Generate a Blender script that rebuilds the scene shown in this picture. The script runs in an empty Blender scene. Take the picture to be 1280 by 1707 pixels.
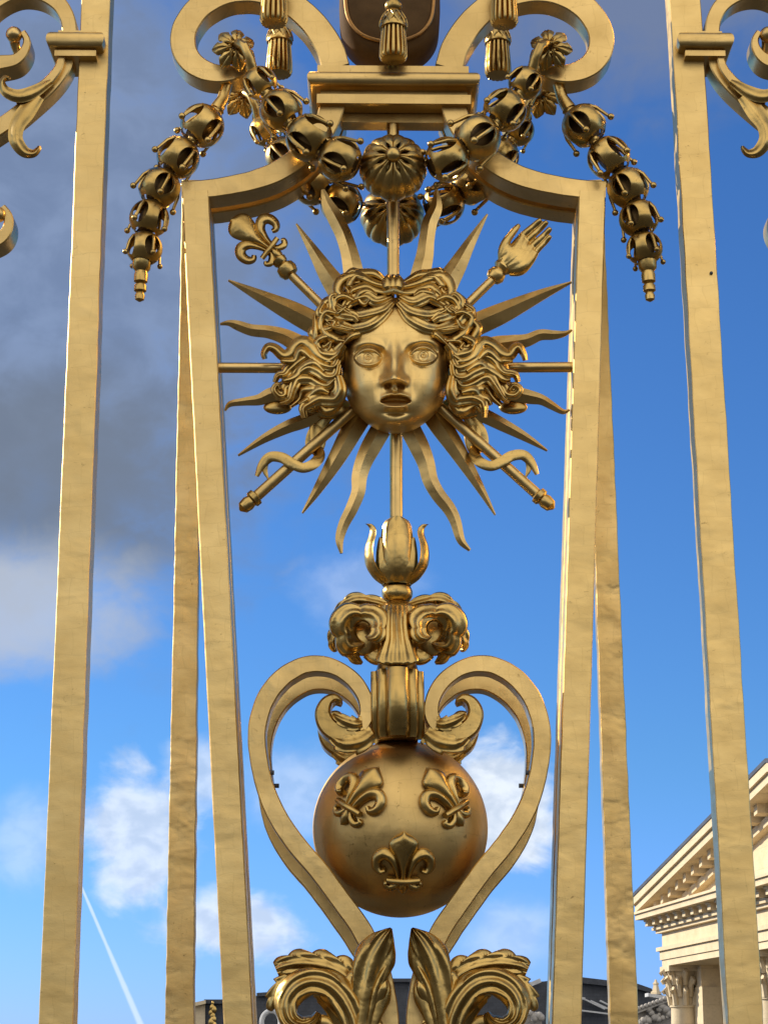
import bpy, bmesh, math, random
import numpy as np
from mathutils import Vector, Matrix, Quaternion, noise as mnoise

random.seed(7)
rad = math.radians
SC = bpy.context.scene
COL = SC.collection

# ---------------------------------------------------------------- camera
FPX = 3239.0                       # focal length in photograph pixels
CAM = Vector((0.0, -6.4, 1.65))
PITCH, ROLL = rad(15.6), rad(0.42)
cam_d = bpy.data.cameras.new('camera')
cam = bpy.data.objects.new('camera', cam_d); COL.objects.link(cam)
cam.location = CAM
RM = Matrix.Rotation(rad(90) + PITCH, 3, 'X') @ Matrix.Rotation(ROLL, 3, 'Z')
cam.rotation_euler = RM.to_euler()
cam_d.sensor_fit = 'VERTICAL'; cam_d.sensor_height = 36.0
cam_d.lens = 36.0 * FPX / 1707.0
cam_d.clip_start = 0.05; cam_d.clip_end = 3000
SC.camera = cam


def ray(px, py):
    return (RM @ Vector(((px - 640.0) / FPX, (853.5 - py) / FPX, -1.0))).normalized()


def az_el(px, py):
    d = ray(px, py)
    return math.degrees(math.atan2(d.x, d.y)), math.degrees(math.asin(d.z))


# ---------------------------------------------------------------- sun and sky
SUN_EL = 25.0
SUN_AZ = -67.0                      # degrees from +Y, negative is left
sun_d = bpy.data.lights.new('sun', 'SUN'); sun = bpy.data.objects.new('sun', sun_d); COL.objects.link(sun)
sun_d.energy = 5.0; sun_d.angle = rad(0.5); sun_d.color = (1.0, 0.90, 0.74)
to_sun = Vector((math.sin(rad(SUN_AZ)) * math.cos(rad(SUN_EL)), math.cos(rad(SUN_AZ)) * math.cos(rad(SUN_EL)), math.sin(rad(SUN_EL))))
sun.rotation_euler = to_sun.to_track_quat('Z', 'Y').to_euler()

SC.view_settings.view_transform = 'Standard'
SC.view_settings.look = 'None'
SC.view_settings.gamma = 1.0
SC.view_settings.use_curve_mapping = False
SC.view_settings.exposure = 0.25

world = bpy.data.worlds.new('World'); SC.world = world
world.use_nodes = True
nt = world.node_tree; nt.nodes.clear()
N = nt.nodes.new; L = nt.links.new


def mth(op, a, b=None, c=None, clamp=False):
    n = N('ShaderNodeMath'); n.operation = op; n.use_clamp = clamp
    for i, v in enumerate((a, b, c)):
        if v is None: continue
        if isinstance(v, (int, float)): n.inputs[i].default_value = v
        else: L(v, n.inputs[i])
    return n.outputs[0]


def smooth(v, a, b):
    n = N('ShaderNodeMapRange'); n.interpolation_type = 'SMOOTHSTEP'
    L(v, n.inputs['Value']); n.inputs['From Min'].default_value = a; n.inputs['From Max'].default_value = b
    return n.outputs['Result']


def mixc(f, a, b):
    n = N('ShaderNodeMix'); n.data_type = 'RGBA'
    if isinstance(f, (int, float)): n.inputs[0].default_value = f
    else: L(f, n.inputs[0])
    for s, v in ((6, a), (7, b)):
        if isinstance(v, tuple): n.inputs[s].default_value = (v[0], v[1], v[2], 1)
        else: L(v, n.inputs[s])
    return n.outputs[2]


out = N('ShaderNodeOutputWorld'); bg = N('ShaderNodeBackground'); L(bg.outputs[0], out.inputs[0])
bg.inputs['Strength'].default_value = 0.1
sky = N('ShaderNodeTexSky'); sky.sky_type = 'NISHITA'; sky.sun_disc = False
sky.sun_elevation = rad(SUN_EL); sky.sun_rotation = rad(SUN_AZ)
sky.air_density = 1.0; sky.dust_density = 0.1; sky.ozone_density = 3.0
tc = N('ShaderNodeTexCoord'); sp = N('ShaderNodeSeparateXYZ'); L(tc.outputs['Generated'], sp.inputs[0])
AZ = mth('MULTIPLY', mth('ARCTAN2', sp.outputs[0], sp.outputs[1]), 57.29578)
EL = mth('MULTIPLY', mth('ARCSINE', sp.outputs[2]), 57.29578)
cv = N('ShaderNodeCombineXYZ'); L(AZ, cv.inputs[0]); L(mth('MULTIPLY', EL, 1.3), cv.inputs[1])


def wnoise(vec, scale, detail=6.0, rough=0.55, dist=0.0):
    n = N('ShaderNodeTexNoise'); n.inputs['Scale'].default_value = scale; n.inputs['Detail'].default_value = detail
    n.inputs['Roughness'].default_value = rough; n.inputs['Distortion'].default_value = dist
    L(vec, n.inputs['Vector']); return n.outputs['Fac']


nz = wnoise(cv.outputs[0], 0.5, 7, 0.56, 0.3)      # cloud edges, in degrees of sky
nz2 = wnoise(cv.outputs[0], 1.1, 4, 0.5, 0.2)


def blob(px, py, rx, ry, soft=0.8, amp=1.5):
    """cloud bank centred in the direction seen at a pixel, radii in degrees, edge broken by noise"""
    a, e = az_el(px, py)
    dx = mth('DIVIDE', mth('SUBTRACT', AZ, a), rx); dy = mth('DIVIDE', mth('SUBTRACT', EL, e), ry)
    r = mth('SQRT', mth('ADD', mth('MULTIPLY', dx, dx), mth('MULTIPLY', dy, dy)))
    r = mth('ADD', r, mth('MULTIPLY', mth('SUBTRACT', nz, 0.5), amp))
    return smooth(r, 1.0 + soft * 0.5, 1.0 - soft * 0.5)


hsv = N('ShaderNodeMix'); hsv.data_type = 'RGBA'; hsv.blend_type = 'MULTIPLY'; hsv.inputs[0].default_value = 1.0
L(sky.outputs[0], hsv.inputs[6]); L(mixc(smooth(EL, 1.0, 9.0), (0.44, 0.74, 1.75), (0.43, 0.78, 1.25)), hsv.inputs[7])
col = hsv.outputs[2]
# general broken cloud away from the view (lights the gilding from behind the camera)
gn = wnoise(tc.outputs['Generated'], 2.2, 8, 0.6, 0.4)
back = smooth(sp.outputs[1], 0.05, -0.45)
gm = mth('MULTIPLY', smooth(gn, 0.30, 0.52), back)
gm = mth('MULTIPLY', gm, smooth(sp.outputs[2], 0.0, 0.1))
col = mixc(gm, col, (11.2, 10.7, 10.0))
# clouds in view
DEG = 0.0177                         # degrees per pixel
dark = mixc(smooth(nz, 0.35, 0.7), (1.75, 2.2, 3.1), (2.25, 2.8, 3.9))
m1 = blob(60, 420, 8.6, 9.6, 0.9, 1.1)
col = mixc(mth('MULTIPLY', m1, 0.82), col, dark)
m1b = blob(60, 780, 5.0, 3.0, 1.0, 1.1)
col = mixc(mth('MULTIPLY', m1b, 0.75), col, (1.45, 1.75, 2.25))
m2 = blob(1010, -90, 6.5, 3.9, 1.1, 1.2)
col = mixc(mth('MULTIPLY', m2, 0.85), col, (1.55, 1.95, 3.0))
m3 = blob(20, 1010, 3.4, 1.7, 1.2, 1.4)
col = mixc(mth('MULTIPLY', m3, 0.75), col, (4.6, 5.1, 6.0))
wh = mixc(smooth(nz2, 0.35, 0.65), (5.4, 6.2, 7.4), (7.6, 8.2, 9.0))
for (px, py, rx, ry, s, a, k) in ((225, 1395, 1.5, 1.7, 0.75, 2.2, 0.78), (390, 1545, 1.9, 0.9, 0.8, 2.0, 0.8), (830, 1340, 1.7, 1.6, 0.6, 1.6, 0.95),
                                  (500, 1320, 1.3, 1.1, 1.3, 1.6, 0.4), (330, 1290, 0.9, 0.9, 1.1, 1.7, 0.6), (850, 1560, 1.2, 0.9, 1.2, 1.6, 0.35),
                                  (600, 980, 1.5, 1.0, 1.3, 2.0, 0.25), (60, 1400, 1.2, 1.1, 1.2, 1.7, 0.35)):
    col = mixc(mth('MULTIPLY', blob(px, py, rx, ry, s, a), k), col, wh)
# contrail
a0, e0 = az_el(135, 1475); a1, e1 = az_el(240, 1720)
ll = math.hypot(a1 - a0, e1 - e0); ux, uy = (a1 - a0) / ll, (e1 - e0) / ll
du = mth('ADD', mth('MULTIPLY', mth('SUBTRACT', AZ, a0), ux), mth('MULTIPLY', mth('SUBTRACT', EL, e0), uy))
dv = mth('ABSOLUTE', mth('ADD', mth('MULTIPLY', mth('SUBTRACT', AZ, a0), -uy), mth('MULTIPLY', mth('SUBTRACT', EL, e0), ux)))
wdt = mth('ADD', 0.030, mth('MULTIPLY', du, 0.011))
ct = smooth(mth('DIVIDE', mth('ADD', dv, mth('MULTIPLY', mth('SUBTRACT', nz2, 0.5), 0.05)), wdt), 1.6, 0.4)
ct = mth('MULTIPLY', ct, mth('MULTIPLY', smooth(du, -0.3, 0.1), smooth(du, 8.0, 5.0)))
col = mixc(mth('MULTIPLY', ct, 0.75), col, (6.3, 7.6, 9.2))
L(col, bg.inputs['Color'])


# ---------------------------------------------------------------- materials
def new_mat(name):
    m = bpy.data.materials.new(name); m.use_nodes = True
    t = m.node_tree; b = t.nodes['Principled BSDF']
    return m, t, b


def tn(t, kind, **kw):
    n = t.nodes.new(kind)
    for k, v in kw.items(): setattr(n, k, v)
    return n


def noise_node(t, vec, scale, detail=5, rough=0.55, dist=0.0):
    n = t.nodes.new('ShaderNodeTexNoise'); n.inputs['Scale'].default_value = scale; n.inputs['Detail'].default_value = detail
    n.inputs['Roughness'].default_value = rough; n.inputs['Distortion'].default_value = dist
    t.links.new(vec, n.inputs['Vector']); return n.outputs['Fac']


def ramp(t, fac, stops):
    n = t.nodes.new('ShaderNodeValToRGB'); e = n.color_ramp.elements
    while len(e) < len(stops): e.new(0.5)
    for i, (p, c) in enumerate(stops):
        e[i].position = p; e[i].color = (c[0], c[1], c[2], 1) if isinstance(c, tuple) else (c, c, c, 1)
    t.links.new(fac, n.inputs[0]); return n.outputs[0]


def mixn(t, f, a, b, blend='MIX'):
    n = t.nodes.new('ShaderNodeMix'); n.data_type = 'RGBA'; n.blend_type = blend
    if isinstance(f, float): n.inputs[0].default_value = f
    else: t.links.new(f, n.inputs[0])
    for s, v in ((6, a), (7, b)):
        if isinstance(v, tuple): n.inputs[s].default_value = (v[0], v[1], v[2], 1)
        else: t.links.new(v, n.inputs[s])
    return n.outputs[2]


def gold(name, light, deep, rough=(0.34, 0.5), dent=0.25, dent_scale=14.0, stretch=(1, 1, 1), spots=0.5, wear=(0.10, 0.055, 0.02)):
    m, t, b = new_mat(name)
    g = t.nodes.new('ShaderNodeNewGeometry')
    mp = t.nodes.new('ShaderNodeMapping'); mp.inputs['Scale'].default_value = stretch
    t.links.new(g.outputs['Position'], mp.inputs['Vector']); v = mp.outputs[0]
    n1 = noise_node(t, v, 5.0, 6, 0.6)
    c = ramp(t, n1, [(0.32, deep), (0.62, light)])
    big = noise_node(t, g.outputs['Position'], 1.7, 3, 0.5)
    c = mixn(t, ramp(t, big, [(0.42, 0.0), (0.68, 0.55)]), c, tuple(0.80 * x for x in deep))
    # overlapping sheets of gold leaf: faint edges
    bk = t.nodes.new('ShaderNodeTexBrick'); bk.inputs['Scale'].default_value = 1.0; bk.inputs['Mortar Size'].default_value = 0.003; bk.inputs['Mortar Smooth'].default_value = 1.0
    bk.inputs['Brick Width'].default_value = 0.085; bk.inputs['Row Height'].default_value = 0.085
    for nm_, vv in (('Color1', 0.0), ('Color2', 0.35), ('Mortar', 1.0)): bk.inputs[nm_].default_value = (vv, vv, vv, 1)
    mp2 = t.nodes.new('ShaderNodeMapping'); mp2.inputs['Rotation'].default_value = (rad(90), 0, rad(4)); t.links.new(g.outputs['Position'], mp2.inputs['Vector'])
    wb = t.nodes.new('ShaderNodeVectorMath'); wb.operation = 'MULTIPLY_ADD'
    nw = t.nodes.new('ShaderNodeTexNoise'); nw.inputs['Scale'].default_value = 9.0; t.links.new(g.outputs['Position'], nw.inputs['Vector'])
    t.links.new(nw.outputs['Color'], wb.inputs[0]); wb.inputs[1].default_value = (0.05, 0.05, 0.05); t.links.new(mp2.outputs[0], wb.inputs[2])
    t.links.new(wb.outputs[0], bk.inputs['Vector'])
    lf = t.nodes.new('ShaderNodeMath'); lf.operation = 'MULTIPLY'; t.links.new(bk.outputs['Color'], lf.inputs[0]); lf.inputs[1].default_value = 0.26
    c = mixn(t, lf.outputs[0], c, tuple(0.70 * x for x in deep))
    n2 = noise_node(t, v, 46.0, 5, 0.7, 0.6)
    n2b = noise_node(t, v, 7.0, 3, 0.5)
    sp_ = t.nodes.new('ShaderNodeMath'); sp_.operation = 'MULTIPLY'
    t.links.new(ramp(t, n2, [(0.60, 0.0), (0.74, 1.0)]), sp_.inputs[0]); t.links.new(ramp(t, n2b, [(0.44, 0.0), (0.62, min(1.0, spots * 1.5))]), sp_.inputs[1])
    c = mixn(t, sp_.outputs[0], c, wear)
    t.links.new(c, b.inputs['Base Color'])
    b.inputs['Metallic'].default_value = 1.0
    r = ramp(t, noise_node(t, v, 9.0, 5, 0.6), [(0.3, rough[0]), (0.7, rough[1])])
    t.links.new(r, b.inputs['Roughness'])
    b1 = t.nodes.new('ShaderNodeBump'); b1.inputs['Strength'].default_value = dent; b1.inputs['Distance'].default_value = 0.02; t.links.new(ramp(t, noise_node(t, g.outputs['Position'], 2.6, 2, 0.5), [(0.35, 0.35 * dent), (0.7, 1.5 * dent)]), b1.inputs['Strength'])
    t.links.new(noise_node(t, v, dent_scale, 2, 0.45, 0.2), b1.inputs['Height'])
    b2 = t.nodes.new('ShaderNodeBump'); b2.inputs['Strength'].default_value = 0.06; b2.inputs['Distance'].default_value = 0.004
    t.links.new(noise_node(t, v, 130.0, 4, 0.6), b2.inputs['Height']); t.links.new(b1.outputs[0], b2.inputs['Normal'])
    t.links.new(b2.outputs[0], b.inputs['Normal'])
    return m


G_BAR = gold('gilded_iron', (0.80, 0.56, 0.215), (0.70, 0.475, 0.17), (0.33, 0.46), 0.21, 7.0, (1.0, 1.0, 1.7), 0.5)
G_IRON = gold('gilded_wrought_iron', (0.75, 0.515, 0.195), (0.58, 0.385, 0.135), (0.26, 0.40), 0.20, 10.0, (1, 1, 1), 0.5)
G_LEAF = gold('gilded_copper', (0.69, 0.465, 0.155), (0.42, 0.27, 0.08), (0.22, 0.38), 0.22, 18.0, (1, 1, 1), 0.55)
DARK = gold('husk_shade_brown', (0.24, 0.15, 0.06), (0.13, 0.08, 0.03), (0.5, 0.7), 0.3, 20.0)  # dark brown for the husk cores, painting in the shade behind their holes
G_FACE = gold('gilded_face', (0.84, 0.59, 0.22), (0.70, 0.47, 0.165), (0.36, 0.50), 0.22, 13.0, (1, 1, 1), 0.45)
G_GLOBE = gold('gilded_globe', (0.71, 0.485, 0.18), (0.58, 0.385, 0.135), (0.38, 0.54), 0.22, 11.0, (1, 1, 1), 0.8)

G_ROUGH = gold('hammered_gilded_iron', (0.74, 0.50, 0.19), (0.60, 0.40, 0.14), (0.32, 0.48), 0.36, 9.0, (1.0, 1.0, 1.4), 0.6)


def stone(name, a, b_, scale=1.2, rough=0.85, bump=0.25):
    m, t, b = new_mat(name)
    g = t.nodes.new('ShaderNodeNewGeometry'); v = g.outputs['Position']
    c = ramp(t, noise_node(t, v, scale, 7, 0.62), [(0.3, b_), (0.68, a)])
    c = mixn(t, ramp(t, noise_node(t, v, scale * 9, 4, 0.6), [(0.5, 0.0), (0.75, 0.35)]), c, tuple(x * 0.62 for x in b_))
    t.links.new(c, b.inputs['Base Color']); b.inputs['Roughness'].default_value = rough
    bp = t.nodes.new('ShaderNodeBump'); bp.inputs['Strength'].default_value = bump; bp.inputs['Distance'].default_value = 0.05
    t.links.new(noise_node(t, v, scale * 6, 6, 0.6), bp.inputs['Height']); t.links.new(bp.outputs[0], b.inputs['Normal'])
    return m


STONE = stone('pale_limestone', (0.71, 0.585, 0.385), (0.60, 0.48, 0.30), bump=0.15)
STONE_GREY = stone('weathered_limestone', (0.46, 0.42, 0.36), (0.28, 0.26, 0.23), 2.0)
SLATE = stone('slate', (0.060, 0.066, 0.080), (0.030, 0.034, 0.042), 1.5, 0.55)
def courses(mat, w, h, amt, dist, side=False):
    t = mat.node_tree; b = t.nodes['Principled BSDF']; g = t.nodes.new('ShaderNodeNewGeometry')
    mp = t.nodes.new('ShaderNodeMapping'); mp.inputs['Rotation'].default_value = (rad(90), 0, 0); t.links.new(g.outputs['Position'], mp.inputs['Vector'])
    bk = t.nodes.new('ShaderNodeTexBrick'); bk.inputs['Scale'].default_value = 1; bk.inputs['Brick Width'].default_value = w; bk.inputs['Row Height'].default_value = h; bk.inputs['Mortar Size'].default_value = 0.012
    for k_, vv in (('Color1', 1.0), ('Color2', 0.8), ('Mortar', 0.45)): bk.inputs[k_].default_value = (vv, vv, vv, 1)
    if side:                                             # courses on a wall that runs along Y
        sx = t.nodes.new('ShaderNodeSeparateXYZ'); cx_ = t.nodes.new('ShaderNodeCombineXYZ'); t.links.new(g.outputs['Position'], sx.inputs[0])
        t.links.new(sx.outputs[1], cx_.inputs[0]); t.links.new(sx.outputs[2], cx_.inputs[1]); t.links.new(cx_.outputs[0], bk.inputs['Vector'])
    else: t.links.new(mp.outputs[0], bk.inputs['Vector'])
    old = b.inputs['Base Color'].links[0].from_socket; t.links.new(mixn(t, amt, old, bk.outputs['Color'], 'MULTIPLY'), b.inputs['Base Color'])
courses(SLATE, 0.5, 0.22, 0.8, 0.02)
courses(STONE, 1.9, 0.75, 0.30, 0.02, True)
LEAD = stone('lead_flashing', (0.60, 0.60, 0.58), (0.42, 0.42, 0.42), 2.0, 0.5)
COBBLE = stone('cobbles', (0.038, 0.035, 0.031), (0.022, 0.021, 0.019), 0.8)
m_, t_, b_ = new_mat('bronze_velvet')
g_ = t_.nodes.new('ShaderNodeNewGeometry')
t_.links.new(ramp(t_, noise_node(t_, g_.outputs['Position'], 12, 6), [(0.3, (0.075, 0.040, 0.013)), (0.7, (0.125, 0.068, 0.024))]), b_.inputs['Base Color'])
b_.inputs['Roughness'].default_value = 0.8; b_.inputs['Metallic'].default_value = 0.0; b_.inputs['Specular IOR Level'].default_value = 0.2
VELVET = m_


# ---------------------------------------------------------------- mesh helpers
def P(px, py, y=0.0):
    """point of the vertical plane Y = y seen at a photograph pixel"""
    d = ray(px, py); k = (y - CAM.y) / d.y
    return CAM + d * k


K = 0.00208                          # metres per photograph pixel near the gate


def V(px, py, y, h):
    """the same point brought h pixels' worth of metres out towards the visitor"""
    return P(px, py, y) - ray(px, py) * (h * K)


def axis_x(py): return 652.9 + 0.0105 * py
def mir(p, ax=None): return (2 * (axis_x(p[1]) if ax is None else ax) - p[0], p[1])
def mpath(path, ax=None): return [mir(p, ax) + tuple(p[2:]) for p in path]


def spline(pts, n):
    """Catmull-Rom through rows of numbers, resampled to about n rows evenly by length of the first two columns"""
    a = np.array(pts, float)
    if len(a) == 2:
        u = np.linspace(0, 1, n)[:, None]; return a[0] * (1 - u) + a[1] * u
    e = np.vstack([2 * a[0] - a[1], a, 2 * a[-1] - a[-2]])
    res = []
    for i in range(1, len(e) - 2):
        p0, p1, p2, p3 = e[i - 1], e[i], e[i + 1], e[i + 2]
        for u in np.linspace(0, 1, 14, endpoint=False):
            res.append(0.5 * ((2 * p1) + (-p0 + p2) * u + (2 * p0 - 5 * p1 + 4 * p2 - p3) * u * u + (-p0 + 3 * p1 - 3 * p2 + p3) * u ** 3))
    res.append(a[-1]); r = np.array(res)
    d = np.concatenate([[0], np.cumsum(np.hypot(*np.diff(r[:, :2], axis=0).T))])
    t = np.linspace(0, d[-1], n)
    return np.stack([np.interp(t, d, r[:, k]) for k in range(r.shape[1])], 1)


def normals2(a):
    t = np.gradient(a[:, :2], axis=0); t /= (np.linalg.norm(t, axis=1)[:, None] + 1e-9)
    return np.stack([-t[:, 1], t[:, 0]], 1)


class M:
    def __init__(s): s.v = []; s.f = []

    def add(s, pts):
        i = len(s.v); s.v.extend([Vector(p) for p in pts]); return i

    def grid(s, rows, close=False, cap=False):
        """rows: list of equally long lists of points; close joins each row's ends"""
        n = len(rows[0]); b = len(s.v)
        for r in rows: s.add(r)
        for i in range(len(rows) - 1):
            for j in range(n if close else n - 1):
                k = (j + 1) % n
                s.f.append((b + i * n + j, b + i * n + k, b + (i + 1) * n + k, b + (i + 1) * n + j))
        if cap:
            s.f.append(tuple(b + j for j in range(n))[::-1]); s.f.append(tuple(b + (len(rows) - 1) * n + j for j in range(n)))
        return s

    def box(s, x0, x1, y0, y1, z0, z1):
        b = s.add([(x, y, z) for x in (x0, x1) for y in (y0, y1) for z in (z0, z1)])
        for q in ((0, 1, 3, 2), (4, 6, 7, 5), (0, 4, 5, 1), (2, 3, 7, 6), (0, 2, 6, 4), (1, 5, 7, 3)): s.f.append(tuple(b + i for i in q))
        return s

    def tube(s, pts, radii, n=12, flat=1.0):
        pts = [Vector(p) for p in pts]
        if isinstance(radii, (int, float)): radii = [radii] * len(pts)
        up = None; rows = []
        for i, p in enumerate(pts):
            t = (pts[min(i + 1, len(pts) - 1)] - pts[max(i - 1, 0)]).normalized()
            if up is None:
                up = t.orthogonal().normalized()
            up = (up - t * up.dot(t)).normalized(); sd = t.cross(up)
            rows.append([p + (up * math.cos(a) + sd * math.sin(a) * flat) * radii[i] for a in [2 * math.pi * k / n for k in range(n)]])
        return s.grid(rows, True, True)

    def ball(s, c, r, n=14, sc=(1, 1, 1)):
        c = Vector(c); rows = []
        for i in range(n + 1):
            th = math.pi * i / n; q = max(math.sin(th), 1e-3)
            rows.append([c + Vector((q * math.cos(a) * sc[0], q * math.sin(a) * sc[1], math.cos(th) * sc[2])) * r for a in [2 * math.pi * k / (2 * n) for k in range(2 * n)]])
        return s.grid(rows, True, True)

    def lathe(s, p0, axis, prof, n=24, flute=None):
        """prof: (distance along the axis, radius) in metres; flute(angle, i) scales the radius"""
        p0 = Vector(p0); ax = Vector(axis).normalized()
        q = Vector((0, 0, 1)).rotation_difference(ax); rows = []
        for i, (d, r) in enumerate(prof):
            row = []
            for k in range(n):
                a = 2 * math.pi * k / n; rr = max(r, 1e-4) * (flute(a, i) if flute else 1.0)
                row.append(p0 + q @ Vector((rr * math.cos(a), rr * math.sin(a), d)))
            rows.append(row)
        return s.grid(rows, True, True)

    def band(s, path, y0, t, n=60, ch=0.004, wob=0.0, seed=0):
        """square-sectioned bar bent along a traced centre line (x, y, width in pixels), t metres deep"""
        a = spline(path, n); nr = normals2(a); rows = []
        for i in range(len(a)):
            w = a[i, 2] / 2
            if wob:
                w0 = w + wob * mnoise.noise(Vector((i * 0.35, seed, 0.3))); w1 = w + wob * mnoise.noise(Vector((i * 0.35, seed + 9.7, 1.3)))
            else: w0 = w1 = w
            cpx = ch / K
            def q(side, inset, y):
                ww = (w0 if side < 0 else w1) - inset
                p = a[i, :2] + nr[i] * side * ww; pp = P(p[0], p[1], y0); return (pp.x, y, pp.z)
            rows.append([q(-1, cpx, y0), q(1, cpx, y0), q(1, 0, y0 + ch), q(1, 0, y0 + t - ch), q(1, cpx, y0 + t), q(-1, cpx, y0 + t), q(-1, 0, y0 + t - ch), q(-1, 0, y0 + ch)])
        return s.grid(rows, True, True)

    def blade(s, path, y0, ridge=0.36, n=40):
        """ray of diamond section with a sharp ridge along the middle"""
        a = spline(path, n); nr = normals2(a); rows = []
        for i in range(len(a)):
            w = max(a[i, 2], 1.0) / 2; d = w * 2 * ridge * K * 0.75
            l, r = a[i, :2] - nr[i] * w, a[i, :2] + nr[i] * w; c = a[i, :2]
            P0, P1, P2 = P(*l, y0), P(*r, y0), P(*c, y0)
            rows.append([P0, P2 + Vector((0, -d, 0)), P1, P1 + Vector((0, 0.006, 0)), P2 + Vector((0, d + 0.006, 0)), P0 + Vector((0, 0.006, 0))])
        return s.grid(rows, True, True)

    def sheet(s, spine, y0, n=48, m=17, dome=6.0, lobes=0, amp=0.25, ridges=0, rdep=1.5, slant=0.10, thick=6.0, mapf=None, left=1.0, right=1.0, edge=0.0, phase=0.0, saw=False):
        """leaf, petal or lock: spine rows (x, y, width, height) in pixels; scalloped edge, domed and grooved front, solid back"""
        a = spline(spine, n); nr = normals2(a); F, B = [], []
        mapf = mapf or (lambda x, y, h: V(x, y, y0, h))
        for i in range(n):
            t = i / (n - 1); f, b = [], []
            for j in range(m):
                u = -1 + 2 * j / (m - 1); w = a[i, 2] / 2 * (left if u < 0 else right)
                if lobes:
                    ph = lobes * (t + phase) - slant * abs(u) * lobes
                    w *= (1 - amp * (1 - abs(math.sin(math.pi * ph))) ** 1.2 * abs(u) ** 1.5) if not saw else (1 - amp * (1 - (ph % 1.0)) ** 0.8 * abs(u) ** 1.5)
                p = a[i, :2] + nr[i] * u * w
                h = a[i, 3] + dome * (1 - u * u) ** 0.6
                if ridges: h += rdep * math.cos(math.pi * ridges * u) * (1 - u ** 8)
                if lobes: h -= amp * dome * 0.8 * (1 - abs(math.sin(math.pi * (lobes * (t + phase) - slant * abs(u) * lobes)))) ** 2 * abs(u)
                h += edge * u * u
                f.append(mapf(p[0], p[1], h)); b.append(mapf(p[0], p[1], a[i, 3] - thick * (1 - 0.6 * u * u)))
            F.append(f); B.append(b)
        rows = [F[i] + B[i][::-1] for i in range(n)]
        return s.grid(rows, True, True)

    def build(s, name, mat, parent=None, smooth_ang=38, mods=None):
        me = bpy.data.meshes.new(name)
        o = bpy.data.objects.new(name, me); COL.objects.link(o)
        org = Vector((0, 0, 0))
        if parent is not None:
            o.parent = parent; org = parent.get('_org_v') or (0, 0, 0); org = Vector(org)
        me.from_pydata([tuple(v - org) for v in s.v], [], s.f)
        bm = bmesh.new(); bm.from_mesh(me)
        bmesh.ops.remove_doubles(bm, verts=bm.verts, dist=1e-5)
        bmesh.ops.recalc_face_normals(bm, faces=bm.faces); bm.to_mesh(me); bm.free()
        for p in me.polygons: p.use_smooth = True
        me.set_sharp_from_angle(angle=rad(smooth_ang))
        me.materials.append(mat)
        if parent is not None: o['_org_v'] = list(org)
        return o


def thing(name, label, cat, loc=(0, 0, 0), group=None):
    o = bpy.data.objects.new(name, None); COL.objects.link(o); o.location = loc; o.empty_display_size = 0.1
    o['label'] = label; o['category'] = cat; o['_org_v'] = list(loc)
    if group: o['group'] = group
    return o


def tag(o, label, cat, group=None):
    o['label'] = label; o['category'] = cat
    if group: o['group'] = group
    return o


def copy_tree(o, parent=None):
    c = o.copy(); COL.objects.link(c); c.parent = parent
    for ch in list(o.children): copy_tree(ch, c)
    return c


def structure(o): o['kind'] = 'structure'; return o


REAR = 0.37                          # the pilaster is double: a second face stands this far behind

# ================================================================ SETTING
g = M(); g.grid([[(x, y, 0.0) for x in (-1500, -200, -40, 0, 40, 200, 1500)] for y in (-1500, -200, -40, 0, 40, 200, 2500)])
structure(g.build('ground', COBBLE))

# ---------------------------------------------------------------- pavilion on the right
VPX, HOR = 275.0, 1757.0
e_dir = ray(VPX, HOR); e_dir.z = 0; e_dir.normalize(); e_dir = -e_dir          # along the front, coming nearer
n_dir = Vector((e_dir.y, -e_dir.x, 0));
if n_dir.x > 0: n_dir = -n_dir                                                  # out of the front
_d = ray(1103, 1570); A0 = CAM + _d * (86.0 / _d.y); A0.z = 0


def sz(px, py, off=0.0):
    o_ = A0 + n_dir * off; d = ray(px, py); k = (o_ - CAM).dot(n_dir) / d.dot(n_dir); p = CAM + d * k
    return (p - o_).dot(e_dir), p.z


def fw(s_, o_, z_): 
    q = A0 + e_dir * s_ + n_dir * o_; return Vector((q.x, q.y, z_))


def fbox(m, s0, s1, o0, o1, z0, z1):
    b = m.add([fw(s_, o_, z_) for s_ in (s0, s1) for o_ in (o0, o1) for z_ in (z0, z1)])
    for q in ((0, 1, 3, 2), (4, 6, 7, 5), (0, 4, 5, 1), (2, 3, 7, 6), (0, 2, 6, 4), (1, 5, 7, 3)): m.f.append(tuple(b + i for i in q))


def fprism(m, poly, o0, o1):
    """polygon of (s, z) extruded across the front"""
    n = len(poly); b = m.add([fw(s_, o0, z_) for s_, z_ in poly] + [fw(s_, o1, z_) for s_, z_ in poly])
    m.f.append(tuple(b + i for i in range(n))); m.f.append(tuple(b + n + i for i in range(n))[::-1])
    for i in range(n): k = (i + 1) % n; m.f.append((b + i, b + k, b + n + k, b + n + i))


CO = 1.05                                                     # reach of the cornice
z_ctop = sz(1059, 1525, CO)[1]; z_cbot = sz(1059, 1534, CO)[1]
z_bed = sz(1104, 1556)[1]; z_arc = sz(1104, 1586)[1]; z_abot = sz(1106, 1611)[1]
s_end = sz(1058, 1530, CO)[0]                                 # far tip of the cornice
s_c1, z_cap0 = sz(1139, 1676, -0.75); s_c2 = sz(1291, 1676, -0.75)[0]
CR = abs(sz(1159, 1676, -0.75)[0] - sz(1118, 1676, -0.75)[0]) / 2
CR = 0.022 * 22                                               # set below from the view
dist1 = (fw(s_c1, -0.75, 3) - CAM).length
CR = 20.5 / FPX * dist1
pitch = s_c2 - s_c1
S_RT = s_c1 * 2 + 3 * pitch                                   # near end of the front (mirror of s = 0)
rs, rz = sz(1186, 1374, CO)
slope = (rz - sz(1057, 1503, CO)[1]) / (rs - s_end)
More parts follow.
